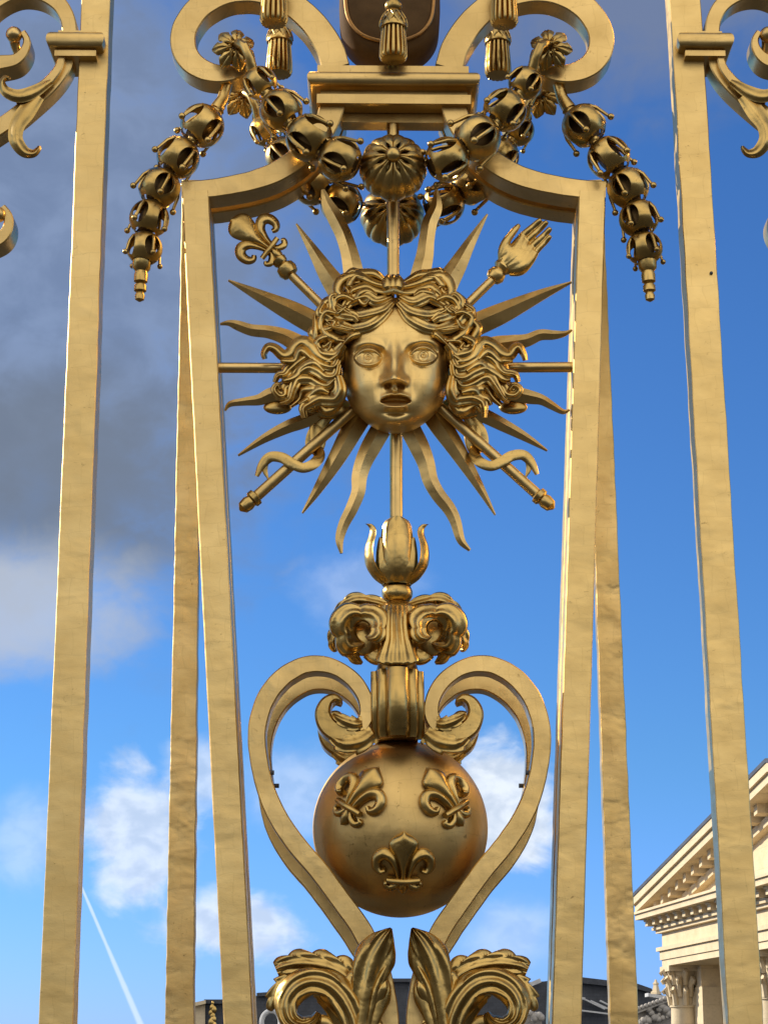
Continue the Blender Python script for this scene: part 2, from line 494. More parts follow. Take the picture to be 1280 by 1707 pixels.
pav = thing('pavilion', 'sunlit pale stone pavilion with a pediment on columns behind the right bars', 'building', tuple(fw(S_RT / 2, -6, 0)))
m = M()
fbox(m, -0.25, S_RT + 0.25, -13, 0.22, z_arc - 0.0, z_arc + 0.16)          # architrave ledge
fbox(m, -0.10, S_RT + 0.10, -13, 0.10, z_abot + 0.42 * (z_arc - z_abot), z_arc)
fbox(m, 0, S_RT, -13, 0.03, z_abot, z_abot + 0.42 * (z_arc - z_abot))
fbox(m, 0, S_RT, -13, 0.0, z_arc + 0.16, z_bed)
fbox(m, -0.22, S_RT + 0.22, -13, 0.22, z_bed, z_bed + 0.13)
fbox(m, -0.36, S_RT + 0.36, -13, 0.36, z_bed + 0.13, z_bed + 0.25)
m.build('entablature', STONE, pav, 30)
m = M()
fbox(m, s_end, S_RT - s_end, -13, CO, z_cbot, z_ctop)
fbox(m, s_end - 0.1, S_RT - s_end + 0.1, -13, CO + 0.10, z_ctop, z_ctop + 0.10)
m.build('cornice', STONE, pav, 30)
# modillions under the level cornice
nmod = 26
mm = M()
for k in range(nmod):
    s0 = s_end + 0.35 + k * 1.26
    fbox(mm, s0, s0 + 0.44, 0.3, CO - 0.36, z_cbot - 0.28, z_cbot)
    fbox(mm, s0 - 0.05, s0 + 0.49, 0.3, CO - 0.30, z_cbot - 0.09, z_cbot - 0.002)
fbox(mm, -0.30, S_RT + 0.30, -13, 0.30, z_bed + 0.25, z_cbot)
mm.build('modillion_course', STONE, pav, 30)
# pediment
zb = z_ctop + 0.10; mid = S_RT / 2; half = mid - s_end; zap = zb + slope * half; TH = sz(1058, 1503, CO)[1] - z_ctop
TH = max(0.7, TH)
m = M(); fprism(m, [(0.2, zb), (S_RT - 0.2, zb), (mid, zb + slope * mid)], -13, -0.12)
m.build('tympanum', STONE, pav, 30)
m = M(); m2_ = M()
for sg in (1, -1):
    X = lambda s_: s_ if sg > 0 else S_RT - s_
    def rk(mesh, a, b, o1, s_in=s_end, s_out=mid):
        fprism(mesh, [(X(s_in), zb + a + slope * (s_in - s_end)), (X(s_out), zb + a + slope * (s_out - s_end)), (X(s_out), zb + b + slope * (s_out - s_end)), (X(s_in), zb + b + slope * (s_in - s_end))], -0.6, o1)
    rk(m, 0.0, TH * 0.42, CO); rk(m, TH * 0.42, TH * 0.86, CO + 0.12)
    rk(m, -0.62, -0.30, 0.20, s_end + 1.6)
    rk(m2_, TH * 0.86, TH + 0.05, CO + 0.16, s_end - 0.1)
    for k in range(13):
        s0 = s_end + 1.9 + k * 1.26
        rk(m, -0.34, -0.002, CO - 0.36, s0, s0 + 0.42)
m.build('raking_cornice', STONE, pav, 30)
for sg in (0,):
    fprism(m2_, [(s_end, zb + TH), (mid, zb + TH + slope * half), (S_RT - s_end, zb + TH)], -13, -0.62)
m2_.build('roof', SLATE, pav, 30)
m = M(); fbox(m, 0.5, S_RT - 0.5, -13, -4.4, 0, z_abot - 0.003); fbox(m, 0.9, 1.9, -4.4, -1.15, 0, z_abot - 0.003); fbox(m, 0.6, 2.2, -1.9, -1.10, 0, z_abot - 0.9)
m.build('wall', STONE, pav, 30)
for k in range(4):
    s0 = s_c1 + k * pitch; m = M(); b0 = fw(s0, -0.75, 0)
    m.lathe(b0, (0, 0, 1), [(0, CR * 1.35), (0.35, CR * 1.35), (0.4, CR * 1.1), (z_cap0 * 0.35, CR * 1.08), (z_cap0 - 0.1, CR * 0.98), (z_cap0 - 0.08, CR * 1.1), (z_cap0, CR * 1.1)], 28)
    colm = m.build('column', STONE, pav, 30)
    m = M(); hC = z_abot - z_cap0
    m.lathe(fw(s0, -0.75, z_cap0), (0, 0, 1), [(0, CR * 0.95), (hC * 0.5, CR * 1.0), (hC * 0.85, CR * 1.3), (hC * 0.86, CR * 1.3)], 24)
    fbox(m, s0 - CR * 1.45, s0 + CR * 1.45, -0.75 - CR * 1.45, -0.75 + CR * 1.45, z_abot - hC * 0.14, z_abot - 0.003)
    for row, (h0, ln, nn) in enumerate(((0.0, 0.42, 8), (0.22, 0.48, 8), (0.52, 0.36, 8))):
        for q in range(nn):
            a = 2 * math.pi * (q + 0.5 * (row % 2)) / nn; rr = CR * (1.0 + 0.05 * row)
            dx = Vector((math.cos(a), math.sin(a), 0)); c0 = fw(s0, -0.75, z_cap0 + hC * h0)
            pts = [c0 + dx * rr * 0.98, c0 + dx * rr * 1.10 + Vector((0, 0, hC * ln * 0.6)), c0 + dx * rr * 1.42 + Vector((0, 0, hC * ln)), c0 + dx * rr * 1.60 + Vector((0, 0, hC * ln * 0.82)), c0 + dx * rr * 1.48 + Vector((0, 0, hC * ln * 0.66))]
            m.tube(pts, [CR * 0.22, CR * 0.24, CR * 0.2, CR * 0.14, CR * 0.08], 6)
    m.build('capital', STONE, colm, 40)


# ---------------------------------------------------------------- roofs far behind
def plane_poly(m, pts, y, t):
    n = len(pts); q = [P(px, py, y) for px, py in pts]
    b = m.add(q + [p + Vector((0, t, 0)) for p in q])
    m.f.append(tuple(b + i for i in range(n))); m.f.append(tuple(b + n + i for i in range(n))[::-1])
    for i in range(n): k = (i + 1) % n; m.f.append((b + i, b + k, b + n + k, b + n + i))


YB = 128.0
wing = thing('palace_wing', 'long palace wing with a dark slate roof far behind the railing', 'building', (5, YB, 0))
m = M()
plane_poly(m, [(425, 1660), (470, 1658), (560, 1650), (600, 1634), (760, 1634), (835, 1640), (905, 1636), (960, 1630), (1060, 1642), (1088, 1650), (1120, 1668), (1150, 1757), (425, 1757)], YB, 12)
m.build('roof', SLATE, wing, 30)
for pl_, dy in (([(428, 1655), (560, 1646), (560, 1651), (428, 1661)], 0.5), ([(597, 1631), (760, 1631), (760, 1637), (597, 1637)], 0.5), ([(962, 1628), (1063, 1640), (1086, 1648), (1086, 1655), (1063, 1649), (962, 1638)], 0.6)):
    m = M(); plane_poly(m, pl_, YB - dy, 1.0); m.build('ridge', SLATE, wing, 30)
m = M()
for (a, b, c, d) in (((975, 1666), (1008, 1682), 2.4, 0), ((984, 1668), (1012, 1681), 2.6, 0), ((1000, 1668), (1016, 1676), 2.6, 0), ((966, 1663), (975, 1665), 4, 0), ((966, 1684), (1014, 1690), 2.6, 0), ((882, 1642), (901, 1634), 7, 0)):
    dx, dy = b[0] - a[0], b[1] - a[1]; q = math.hypot(dx, dy); nx, ny = -dy / q * c / 2, dx / q * c / 2
    m = M(); plane_poly(m, [(a[0] + nx, a[1] + ny), (b[0] + nx, b[1] + ny), (b[0] - nx, b[1] - ny), (a[0] - nx, a[1] - ny)], YB - 0.9, 0.5); m.build('flashing', LEAD, wing, 30)
m = M()
c = P(452, 1704, YB - 1.4)
m.tube([c + Vector((math.cos(a) * 0.62, 0, math.sin(a) * 0.72)) for a in [2 * math.pi * k / 24 for k in range(25)]], 0.17, 8)
m.build('dormer', LEAD, wing, 40)
# balustrade wing with carved stone
bal = thing('stone_balustrade', 'weathered stone balustrade carved with trophies in front of the slate roof', 'balustrade', (14, 105, 0))
m = M()
plane_poly(m, [(1062, 1686), (1122, 1664), (1124, 1757), (1062, 1757)], 105, 2)
plane_poly(m, [(1060, 1684), (1118, 1662), (1118, 1668), (1060, 1690)], 104.4, 2)
random.seed(3)
for k in range(26):
    px = 1064 + 56 * random.random(); py = 1688 - (px - 1062) * 0.36 + random.random() * 26
    m.ball(P(px, py, 104.6), 0.10 + 0.12 * random.random(), 6)
for k in range(9): m.ball(P(1064 + k * 6.2, 1681 - k * 2.3, 104.4), 0.13, 6)
m.build('carved_panel', STONE_GREY, bal, 40)
m = M(); plane_poly(m, [(874, 1694), (903, 1688), (903, 1757), (874, 1757)], 105, 2)
for k in range(10): m.ball(P(876 + 26 * random.random(), 1688 + 16 * random.random(), 104.6), 0.12 + 0.1 * random.random(), 6)
m.build('carved_panel', STONE_GREY, bal, 40)
m = M(); plane_poly(m, [(1080, 1655), (1114, 1661), (1114, 1667), (1080, 1661)], 108, 1.5)
m.build('coping', LEAD, bal, 30)
st = M(); b0 = P(1093, 1657, 106)
st.lathe(b0, (0, 0, 1), [(0, 0.30), (0.12, 0.30), (0.14, 0.22), (0.5, 0.13), (0.52, 0.17), (0.6, 0.17), (0.64, 0.10), (0.78, 0.06), (0.8, 0.01)], 4)
tag(st.build('finial', STONE), 'pale stone finial standing on the balustrade beside the pavilion', 'finial')
# corner turret on the left
tur = thing('roof_turret', 'small stone and lead roof turret with a gilded crest at lower left', 'turret', tuple(P(350, 1757, 118)))
m = M(); plane_poly(m, [(318, 1672), (342, 1668), (342, 1757), (318, 1757)], 118, 4)
plane_poly(m, [(316, 1673), (343, 1667), (343, 1673), (316, 1679)], 117.5, 4); m.build('wall', STONE, tur, 30)
m = M(); plane_poly(m, [(342, 1669), (375, 1669), (370, 1690), (371, 1757), (342, 1757)], 118.2, 3.5)
plane_poly(m, [(340, 1666), (378, 1666), (374, 1673), (344, 1673)], 117.7, 3.5); m.build('lead_pier', SLATE, tur, 30)
m = M()
for k, (px, py, r) in enumerate(((355, 1672, 0.10), (354, 1679, 0.16), (357, 1683, 0.19), (352, 1688, 0.15), (355, 1693, 0.17), (356, 1699, 0.2), (353, 1704, 0.22), (357, 1709, 0.2))):
    m.ball(P(px, py, 117.6), r, 8, (1, 0.6, 1.3))
m.build('crest', G_LEAF, tur, 40)

# ================================================================ RAILING
# ---- long upright bars and the side scrolls collared to them
def line_path(x0a, x1a, xb0, xb1, ya, yb, ext_up=260, ext_dn=260, n=2):
    pts = []
    for y in (ya - ext_up, yb + ext_dn):
        u = (y - ya) / (yb - ya); l = x0a + (xb0 - x0a) * u; r = x1a + (xb1 - x1a) * u; pts.append(((l + r) / 2, y, r - l))
    return pts


def straight_bar(path, y0, t, seed, n=150): m = M(); m.band(path, y0, t, n, 0.0025, 1.1, seed); return m


barL = thing('upright_bar', 'tall gilded flat bar left of the sun pilaster, collared to a scroll', 'bar', (P(95, 1757).x, 0.05, 1.2), 'tall upright bars of the railing')
barR = thing('upright_bar', 'tall gilded flat bar right of the sun pilaster, bright along its left edge', 'bar', (P(1240, 1757).x, 0.05, 1.2), 'tall upright bars of the railing')
straight_bar(line_path(136.5, 184, 65, 122, 0, 1707), 0.0, 0.10, 1).build('shaft', G_BAR, barL)
straight_bar(line_path(1116, 1167, 1213.5, 1272, 0, 1707), 0.0, 0.10, 2).build('shaft', G_BAR, barR)


def collar(m, x0, x1, ya, yb):
    c0, c1 = P(x0, ya, -0.045), P(x1, yb, -0.045); z0, z1 = c1.z, c0.z; hh = z1 - z0
    # rounded moulding of the collar
    prof = []
    for i in range(9):
        a = -math.pi / 2 + math.pi * i / 8; prof.append((math.cos(a), math.sin(a)))
    zc = z0 + hh * 0.62; r = hh * 0.33; rows = []
    for (u, w) in prof:
        f = 0.02 * u + 0.0; rows.append([(c0.x - f + 0.012, -0.045 - f, zc + r * w), (c1.x + f - 0.012, -0.045 - f, zc + r * w), (c1.x + f - 0.012, 0.13 + f, zc + r * w), (c0.x - f + 0.012, 0.13 + f, zc + r * w)])
    m.grid(rows, True, True)
    m.box(c0.x + 0.022, c1.x - 0.022, -0.04, 0.12, z0, z0 + hh * 0.24)
    m.box(c0.x + 0.03, c1.x - 0.03, -0.03, 0.11, z0 + hh * 0.2, z0 + hh * 0.35)
    m.box(c0.x + 0.03, c1.x - 0.03, -0.035, 0.11, z0 + hh * 0.9, z0 + hh * 1.1)


m = M(); collar(m, 83, 170, 52, 92); m.build('collar', G_IRON, barL)
m = M(); collar(m, 1131, 1219, 53, 92); m.build('collar', G_IRON, barR)
for px, py in ((1185, 455),):
    m = M(); m.ball(P(px, py, -0.004), 0.006, 8); m.build('rivet', SLATE, barR)


def side_scrolls(ax, label, gx):
    fl = (lambda p: p) if ax is None else (lambda p: mpath(p, ax))
    t = thing('scroll_branch', label, 'scroll', (P(gx, 100).x, 0.04, P(gx, 100).z), 'side scrolls of the neighbouring panels')
    m = M()
    m.band(fl([(117, 60, 25), (113, 30, 25), (97, 4, 26), (66, -14, 27), (28, -16, 27), (-10, 4, 26), (-40, 40, 26), (-52, 90, 25)]), -0.015, 0.09, 60)
    m.build('band', G_IRON, t)
    m = M()
    m.band(fl([(-70, 130, 26), (-40, 112, 26), (-5, 104, 25), (25, 99, 20), (41, 84, 16), (45, 66, 12), (38, 52, 10)]), -0.015, 0.10, 50)
    q = fl([(24, 58)])[0]
    m.ball(P(q[0], q[1], -0.01), 0.030, 12); m.tube([P(q[0], q[1], 0.0), P(*fl([(26, 76)])[0], 0.02), P(*fl([(30, 90)])[0], 0.03)], [0.024, 0.018, 0.015])
    m.build('curl', G_IRON, t)
    m = M()
    m.band(fl([(116, 90, 17), (108, 112, 21), (88, 138, 24), (55, 168, 26), (15, 200, 27), (-30, 230, 27)]), -0.01, 0.08, 40)
    m.band(fl([(104, 90, 12), (96, 115, 14), (74, 140, 16), (50, 152, 17), (24, 160, 17)]), -0.03, 0.06, 30)
    m.build('stem', G_IRON, t)
    m = M()
    m.sheet([r for r in fl([(86, 135, 12, 14), (55, 154, 22, 22), (30, 160, 22, 24), (10, 152, 18, 22), (4, 138, 12, 20), (10, 129, 8, 22), (18, 132, 5, 24)])], 0.0, 50, 13, 4, 0, ridges=1, rdep=2.0)
    m.sheet([r for r in fl([(66, 160, 20, 14), (45, 186, 30, 22), (30, 208, 26, 26), (27, 232, 24, 24), (40, 252, 20, 20), (56, 256, 14, 20), (65, 248, 9, 22), (66, 243, 5, 22)])], 0.0, 50, 13, 5, 0, ridges=1, rdep=2.5)
    m.build('leaf', G_LEAF, t)
    m = M()
    m.band(fl([(-60, 425, 26), (-30, 408, 26), (0, 396, 22), (13, 380, 18), (14, 360, 15), (4, 344, 12)]), -0.015, 0.10, 40)
    q = fl([(-2, 358)])[0]; m.ball(P(q[0], q[1], -0.01), 0.028, 12)
    m.build('curl', G_IRON, t)
    return t


side_scrolls(None, 'gilded scroll branch with hanging leaf at the left edge, collared to the bar', 90)
side_scrolls(651.5, 'gilded scroll branch with hooked leaf at the right edge, collared to the bar', 1213)

# ---- rear uprights
for nm, pth, lab, sd in (('upright_bar', line_path(297.5, 333.5, 275, 323, 620, 1707, 320, 260), 'roughly hammered gilded bar behind the left leg of the tapered frame', 3),
                         ('upright_bar', line_path(981.5, 1017.5, 1017, 1064, 620, 1707, 320, 260), 'roughly hammered gilded bar behind the right leg of the tapered frame', 4)):
    o = straight_bar(pth, 0.37, 0.06, sd, 170).build('upright_bar', G_ROUGH); tag(o, lab, 'bar', 'rear upright bars of the pilaster')

# ---- tapered frame (front), and its twin behind
fr = thing('tapered_frame', 'gilded tapered frame with curved shoulders round the sun face', 'frame', (0, 0.04, 1.2), 'tapered frames of the pilaster')
legp = [(325.5, 318, 45), (397.5, 1707, 49), (411, 1967, 50)]
shp = [(303, 316, 30), (345, 314, 31), (385, 308, 32), (425, 299, 33), (462, 285, 35), (497, 262, 37), (526, 232, 39), (545, 202, 40), (556, 168, 42)]
for sgn in (0, 1):
    f = (lambda p: p) if sgn == 0 else mpath
    m = M(); m.band(f(legp), -0.02, 0.10, 130, 0.004, 0.5, 5 + sgn); m.build('leg', G_BAR, fr)
    m = M(); m.band(f(shp), -0.019, 0.098, 60, 0.004, 0.4, 7 + sgn); m.build('shoulder', G_IRON, fr)
fr2 = copy_tree(fr); fr2.location.y += 0.135; fr2['label'] = 'rear twin of the tapered frame, seen just inside the front legs'

# ---- plinth under the tassel and cushion
pl = thing('plinth', 'moulded gilded plinth block joining the two shoulders under the cushion', 'plinth', tuple(P(656, 150, 0.05)))
zt, zm, zb_, zl, zl2 = P(656, 105, -0.08).z, P(656, 116, -0.08).z, P(656, 141, -0.08).z, P(656, 154, -0.06).z, P(656, 169, -0.06).z
xl, xr = P(512, 128, -0.08).x, P(800, 128, -0.08).x
m = M(); m.box(P(529, 110, -0.06).x, P(781, 110, -0.06).x, -0.06, 0.26, zm - 0.005, zt); m.build('slab', G_IRON, pl)
m = M(); rows = []
for i in range(15):
    a = math.pi / 2 - math.pi * i / 14; u = 0.028 * math.cos(a); z = (zm + zb_) / 2 + (zm - zb_) / 2 * math.sin(a)
    rows.append([(xl + 0.028 - u, -0.055 - u, z), (xr - 0.028 + u, -0.055 - u, z), (xr - 0.028 + u, 0.19 + u, z), (xl + 0.028 - u, 0.19 + u, z)])
m.grid(rows, True, True); m.build('moulding', G_IRON, pl)
xi0, xi1 = P(528, 160, -0.06).x, P(785, 160, -0.06).x
m = M(); m.box(xi0, xi1, -0.045, 0.03, zl2, zl); m.box(xi0 + 0.012, xi1 - 0.012, -0.03, 0.18, zl, zb_ + 0.006)
m.build('block', G_IRON, pl)
m = M(); m.box(P(545, 190, 0.05).x, P(768, 190, 0.05).x, 0.034, 0.10, P(656, 204, 0.034).z, zl - 0.002); m.build('rear_rail', G_IRON, pl)

# ---- top scrolls
tsp = [(560, 112, 47), (548, 76, 46), (519, 34, 43), (478, 1, 41), (430, -16, 40), (380, -14, 40), (336, 8, 41), (309, 44, 42), (306, 78, 42), (322, 105, 38), (352, 120, 32), (385, 121, 26), (408, 112, 18), (416, 100, 10)]
for sgn, lab in ((0, 'broad gilded scroll curling down from the left end of the plinth'), (1, 'broad gilded scroll curling down from the right end of the plinth')):
    f = (lambda p: p) if sgn == 0 else mpath
    t = thing('scroll_bracket', lab, 'scroll', tuple(P(*f([(560, 105)])[0], 0.03)), 'broad scrolls above the plinth')
    m = M(); m.band(f(tsp), -0.035, 0.095, 110, 0.004, 0.3, 11 + sgn); m.build('band', G_IRON, t)

# ---- cushion
cu = thing('cushion', 'dark bronze cushion with rounded corners hanging above the plinth behind a tassel', 'cushion', tuple(P(650, 40, 0.15)))
cpts = spline([(566, -80), (566, -20), (566, 30), (573, 62), (592, 86), (622, 99), (650, 102), (678, 99), (708, 86), (727, 62), (733, 30), (733, -20), (733, -80)], 60)
def ring(sc, y, dy=0): return [P(650 + (x - 650) * sc, -60 + (yy + 60) * sc + dy, 0.10) + Vector((0, y - 0.10, 0)) for x, yy in cpts]
m = M(); m.grid([ring(0.05, 0.035), ring(0.5, 0.035), ring(0.78, 0.04), ring(0.93, 0.06), ring(1.0, 0.10), ring(1.0, 0.2), ring(0.9, 0.26), ring(0.05, 0.27)], True, True)
m.build('body', VELVET, cu, 60)
m = M(); a = ring(0.87, 0.047); m.tube(a, 0.007, 8); m.build('piping', gold('dull_gilding', (0.42, 0.22, 0.07), (0.3, 0.15, 0.05)), cu)

# ---- tassels
def tassel(px, ytop, ybot, y, label, loops=True):
    p0, p1 = P(px, ytop, y), P(px, ybot, y); h = p0.z - p1.z; base = Vector((p0.x, y, p1.z)); R = 25 * K
    t = thing('tassel', label, 'tassel', tuple(base), 'gilded tassels')
    m = M()
    prof = [(0.0, R * 0.3), (0.002, R * 0.86), (0.012, R * 0.98), (h * 0.2, R * 0.96), (h * 0.4, R * 0.88), (h * 0.52, R * 0.82)]
    fl_ = lambda a, i: (1 - (0.30 if 1 < i else 0.10) * abs(math.sin(a * 8)) ** 8)
    m.lathe(base, (0, 0, 1), prof, 128, fl_); m.build('skirt', G_LEAF, t)
    m = M(); m.lathe(base, (0, 0, 1), [(h * 0.50, R * 0.80), (h * 0.515, R * 0.95), (h * 0.56, R * 0.98), (h * 0.60, R * 0.90), (h * 0.70, R * 0.78), (h * 0.78, R * 0.56), (h * 0.80, R * 0.5)], 28)
    for k in range(10):
        for sg in (1, -1):
            pts = []
            for i in range(5):
                u = i / 4; a = 2 * math.pi * (k / 10 + sg * u * 0.1); rr = R * (0.97 - 0.36 * u * u); pts.append(base + Vector((rr * math.cos(a), rr * math.sin(a), h * (0.55 + 0.22 * u))))
            m.tube(pts, R * 0.05, 5)
    m.build('net', G_LEAF, t)
    m = M(); m.ball(base + Vector((0, 0, h * 0.89)), R * 0.62, 12, (1, 1, 0.95)); m.tube([base + Vector((0, 0, h * 0.95)), base + Vector((0, 0, h * 1.5))], R * 0.2, 8)
    m.build('knob', G_LEAF, t)
    return t


def again(o, label, dy):
    c = copy_tree(o); c.location.y += dy; c['label'] = label; return c


tassel(656, 0, 100, -0.12, 'gilded tassel in the middle, hanging before the dark cushion')
ta = tassel(459, -68, 40, -0.11, 'front gilded tassel on the left scroll, cut by the top of the photo')
tb = tassel(839, -66, 42, -0.11, 'front gilded tassel on the right scroll, cut by the top of the photo')
again(ta, 'darker rear tassel below the left front tassel', REAR + 0.01); again(tb, 'darker rear tassel below the right front tassel', REAR + 0.01)

# ---- bellflower garlands
def hole_shell(R, Lr, nh=4, na=96, nl=34):
    """bell-shaped husk along -Z with round holes between its ribs, scalloped mouth"""
    bm = bmesh.new(); V_ = {}
    for i in range(nl + 1):
        for j in range(na):
            la = 12 + (150 - 12) * i / nl; a = 360.0 * j / na
            k = round(a / (360 / nh)); ca = k * 360 / nh
            dx, dy = (a - ca) / 28.0, (la - 94) / 38.0; q = math.hypot(dx, dy)
            if 0.80 < q < 1.02: a, la = ca + dx / q * 28.0, 94 + dy / q * 38.0; q = 1.0
            if i == nl: la -= 14 * abs(math.sin(math.radians(a * nh))) ** 0.8
            th = math.radians(la); r = R * math.sin(th) ** 0.9 * (1 - 0.10 * max(0.0, (la - 110) / 40.0))
            V_[i, j] = (bm.verts.new((r * math.cos(math.radians(a)), r * math.sin(math.radians(a)), Lr * math.cos(th))), q)
    for i in range(nl):
        for j in range(na):
            qs = [V_[i, j], V_[i + 1, j], V_[i + 1, (j + 1) % na], V_[i, (j + 1) % na]]
            if min(x[1] for x in qs) >= 0.999: bm.faces.new([x[0] for x in qs])
    bmesh.ops.delete(bm, geom=[v for v in bm.verts if not v.link_faces], context='VERTS')
    vs = [v for v in bm.verts]; inner = {v: bm.verts.new(v.co * 0.93) for v in vs}
    edges = [(e.verts[0], e.verts[1]) for e in bm.edges if len(e.link_faces) == 1]
    for f in bm.faces[:]: bm.faces.new([inner[v] for v in f.verts][::-1])
    for a, b in edges: bm.faces.new([a, b, inner[b], inner[a]])
    bmesh.ops.remove_doubles(bm, verts=bm.verts, dist=1e-5)
    return bm


def mesh_from_bm(name, bm, mat):
    me = bpy.data.meshes.new(name); bmesh.ops.recalc_face_normals(bm, faces=bm.faces[:]); bm.to_mesh(me); bm.free()
    for p in me.polygons: p.use_smooth = True
    me.set_sharp_from_angle(angle=rad(45)); me.materials.append(mat); return me


BELL = mesh_from_bm('bell', hole_shell(1.03, 1.0), G_LEAF)
_m = M(); _m.lathe((0, 0, 0.9), (0, 0, 1), [(0, 0.36), (0.12, 0.34), (0.2, 0.25), (0.3, 0.29), (0.38, 0.2), (0.5, 0.18)], 14)
_o = _m.build('neck', G_LEAF); NECK = _o.data; bpy.data.objects.remove(_o)
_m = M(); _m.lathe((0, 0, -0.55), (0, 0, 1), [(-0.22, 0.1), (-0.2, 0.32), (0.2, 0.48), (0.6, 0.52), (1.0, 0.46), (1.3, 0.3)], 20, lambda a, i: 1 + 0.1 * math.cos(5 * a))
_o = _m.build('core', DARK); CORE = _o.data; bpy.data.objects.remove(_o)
_m = M(); _m.tube([(0.45, 0, 0.80), (0.80, 0, 0.55), (0.99, 0, 0.15), (1.05, 0, -0.25), (1.10, 0, -0.58)], [0.08, 0.10, 0.09, 0.08, 0.075], 8); _m.ball((1.14, 0, -0.66), 0.16, 8)
_o = _m.build('stamen', G_LEAF); STAMEN = _o.data; bpy.data.objects.remove(_o)


def bell(root, px, py, y, rpx, dirpx, spin, tilt=0.25):
    """one husk: centre pixel, depth, radius in pixels, direction of its mouth in the picture"""
    c = P(px, py, y); o = bpy.data.objects.new('bell', BELL); COL.objects.link(o); o.parent = root
    d = Vector((dirpx[0], -tilt * math.hypot(*dirpx), -dirpx[1])).normalized()
    q = Vector((0, 0, -1)).rotation_difference(d); fl = q.inverted() @ Vector((0.0, -1, 0.1))
    q = q @ Quaternion((0, 0, 1), math.atan2(fl.y, fl.x) - math.pi / 4 + 0.38 * math.sin(spin * 9))
    r = rpx * K * 1.07
    o.matrix_local = Matrix.Translation(c - root.location) @ q.to_matrix().to_4x4() @ Matrix.Scale(r, 4)
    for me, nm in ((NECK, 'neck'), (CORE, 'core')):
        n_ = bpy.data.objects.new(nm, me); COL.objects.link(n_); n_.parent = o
    for k in range(4):
        s_ = bpy.data.objects.new('stamen', STAMEN); COL.objects.link(s_); s_.parent = o; s_.rotation_euler = (0, 0, k * math.pi / 2)
    return o


def flower(root, name, px, py, y, R, front, nb=8, layers=((1.0, 100),), ball=0.22, notch=0.25, width=0.46, mat=G_LEAF, hole=False):
    """flower of curved petals facing the direction front"""
    c = P(px, py, y); q = Vector((0, 0, 1)).rotation_difference(Vector(front).normalized()); m = M()
    for li, (sc, amax) in enumerate(layers):
        for k in range(nb):
            a0 = 2 * math.pi * (k + 0.5 * li) / nb + math.pi / 2; Fr, Bk = [], []
            for i in range(15):
                t = i / 14; th = math.radians(10 + (amax - 10) * t); fr_, bk_ = [], []
                for j in range(11):
                    u = -1 + j / 5; wv = width * min(1.0, 0.92 + 0.8 * t) * (1 - max(0.0, (t - 0.62) / 0.40) ** 2.2) ** 0.5 * (1 + 0.10 * math.cos(5 * math.pi * t) * abs(u) * (notch > 0))
                    tt = th - notch * 0.3 * abs(u) ** 2 * (t ** 3)
                    rr = R * sc * math.sin(tt); dz = R * sc * (math.cos(tt) - 0.2) * 0.9
                    crease = -0.05 * R * math.exp(-(u / 0.16) ** 2) + 0.05 * R * (1 - u * u)
                    ang = a0 + u * wv * (0.9 if t > 0.15 else 0.6)
                    r2 = rr + crease * math.sin(tt); z2 = dz + crease * math.cos(tt)
                    fr_.append(c + q @ Vector((r2 * math.cos(ang), r2 * math.sin(ang), z2)))
                    r3 = (rr - 0.07 * R) ; z3 = dz - 0.07 * R * math.cos(tt)
                    bk_.append(c + q @ Vector((r3 * math.cos(ang), r3 * math.sin(ang), z3)))
                Fr.append(fr_); Bk.append(bk_)
            m.grid([Fr[i] + Bk[i][::-1] for i in range(15)], True, True)
    o = m.build(name, mat, root, 40)
    m = M(); fz = R * 0.78
    if hole: m.tube([c + q @ Vector((0.22 * R * math.cos(a), 0.22 * R * math.sin(a), R * 0.55)) for a in [2 * math.pi * k / 16 for k in range(17)]], R * 0.09, 8); nm = 'ring'
    else: m.ball(c + q @ Vector((0, 0, fz)), R * ball, 12); nm = 'button'
    m.build(nm, mat, o if name != 'petals' else root)
    return o


def drop(sgn, label):
    f = (lambda x, y: (x, y)) if sgn == 0 else (lambda x, y: mir((x, y)))
    c0 = f(379, 150); t = thing('garland_drop', label, 'garland', tuple(P(*c0, -0.02)), 'short bellflower drops under the scrolls')
    bl = [(337, 210, 35, -45, 55), (297, 263, 34, -38, 55), (266, 314, 33, -25, 55), (249, 365, 31, -12, 55), (241, 415, 28, -5, 55)]
    for i, (x, y, r, dx, dy) in enumerate(bl):
        q = f(x, y); bell(t, q[0], q[1], -0.03, r, ((dx, dy) if sgn == 0 else (-dx, dy)), 0.785 + 0.25 * i * (1 if sgn == 0 else -1), 0.12)
    m = M(); m.tube([P(*f(379, 140), -0.0), P(*f(372, 165), -0.01), P(*f(360, 183), -0.02)], [0.02, 0.022, 0.026], 10); m.build('stem', G_LEAF, t)
    m = M(); p = P(*f(237, 434), -0.03); e = P(*f(233, 503), -0.03); d = e - p; h = d.length
    m.lathe(p, d, [(0, 0.034), (h * 0.2, 0.032), (h * 0.28, 0.022), (h * 0.36, 0.025), (h * 0.52, 0.024), (h * 0.56, 0.015), (h * 0.62, 0.022), (h * 0.74, 0.022), (h * 0.78, 0.013), (h * 0.86, 0.018), (h * 0.95, 0.016), (h, 0.003)], 16)
    m.build('finial', G_LEAF, t); return t


drop(0, 'drop of gilded bellflowers hanging from the left scroll beside the frame'); drop(1, 'drop of gilded bellflowers hanging from the right scroll beside the frame')


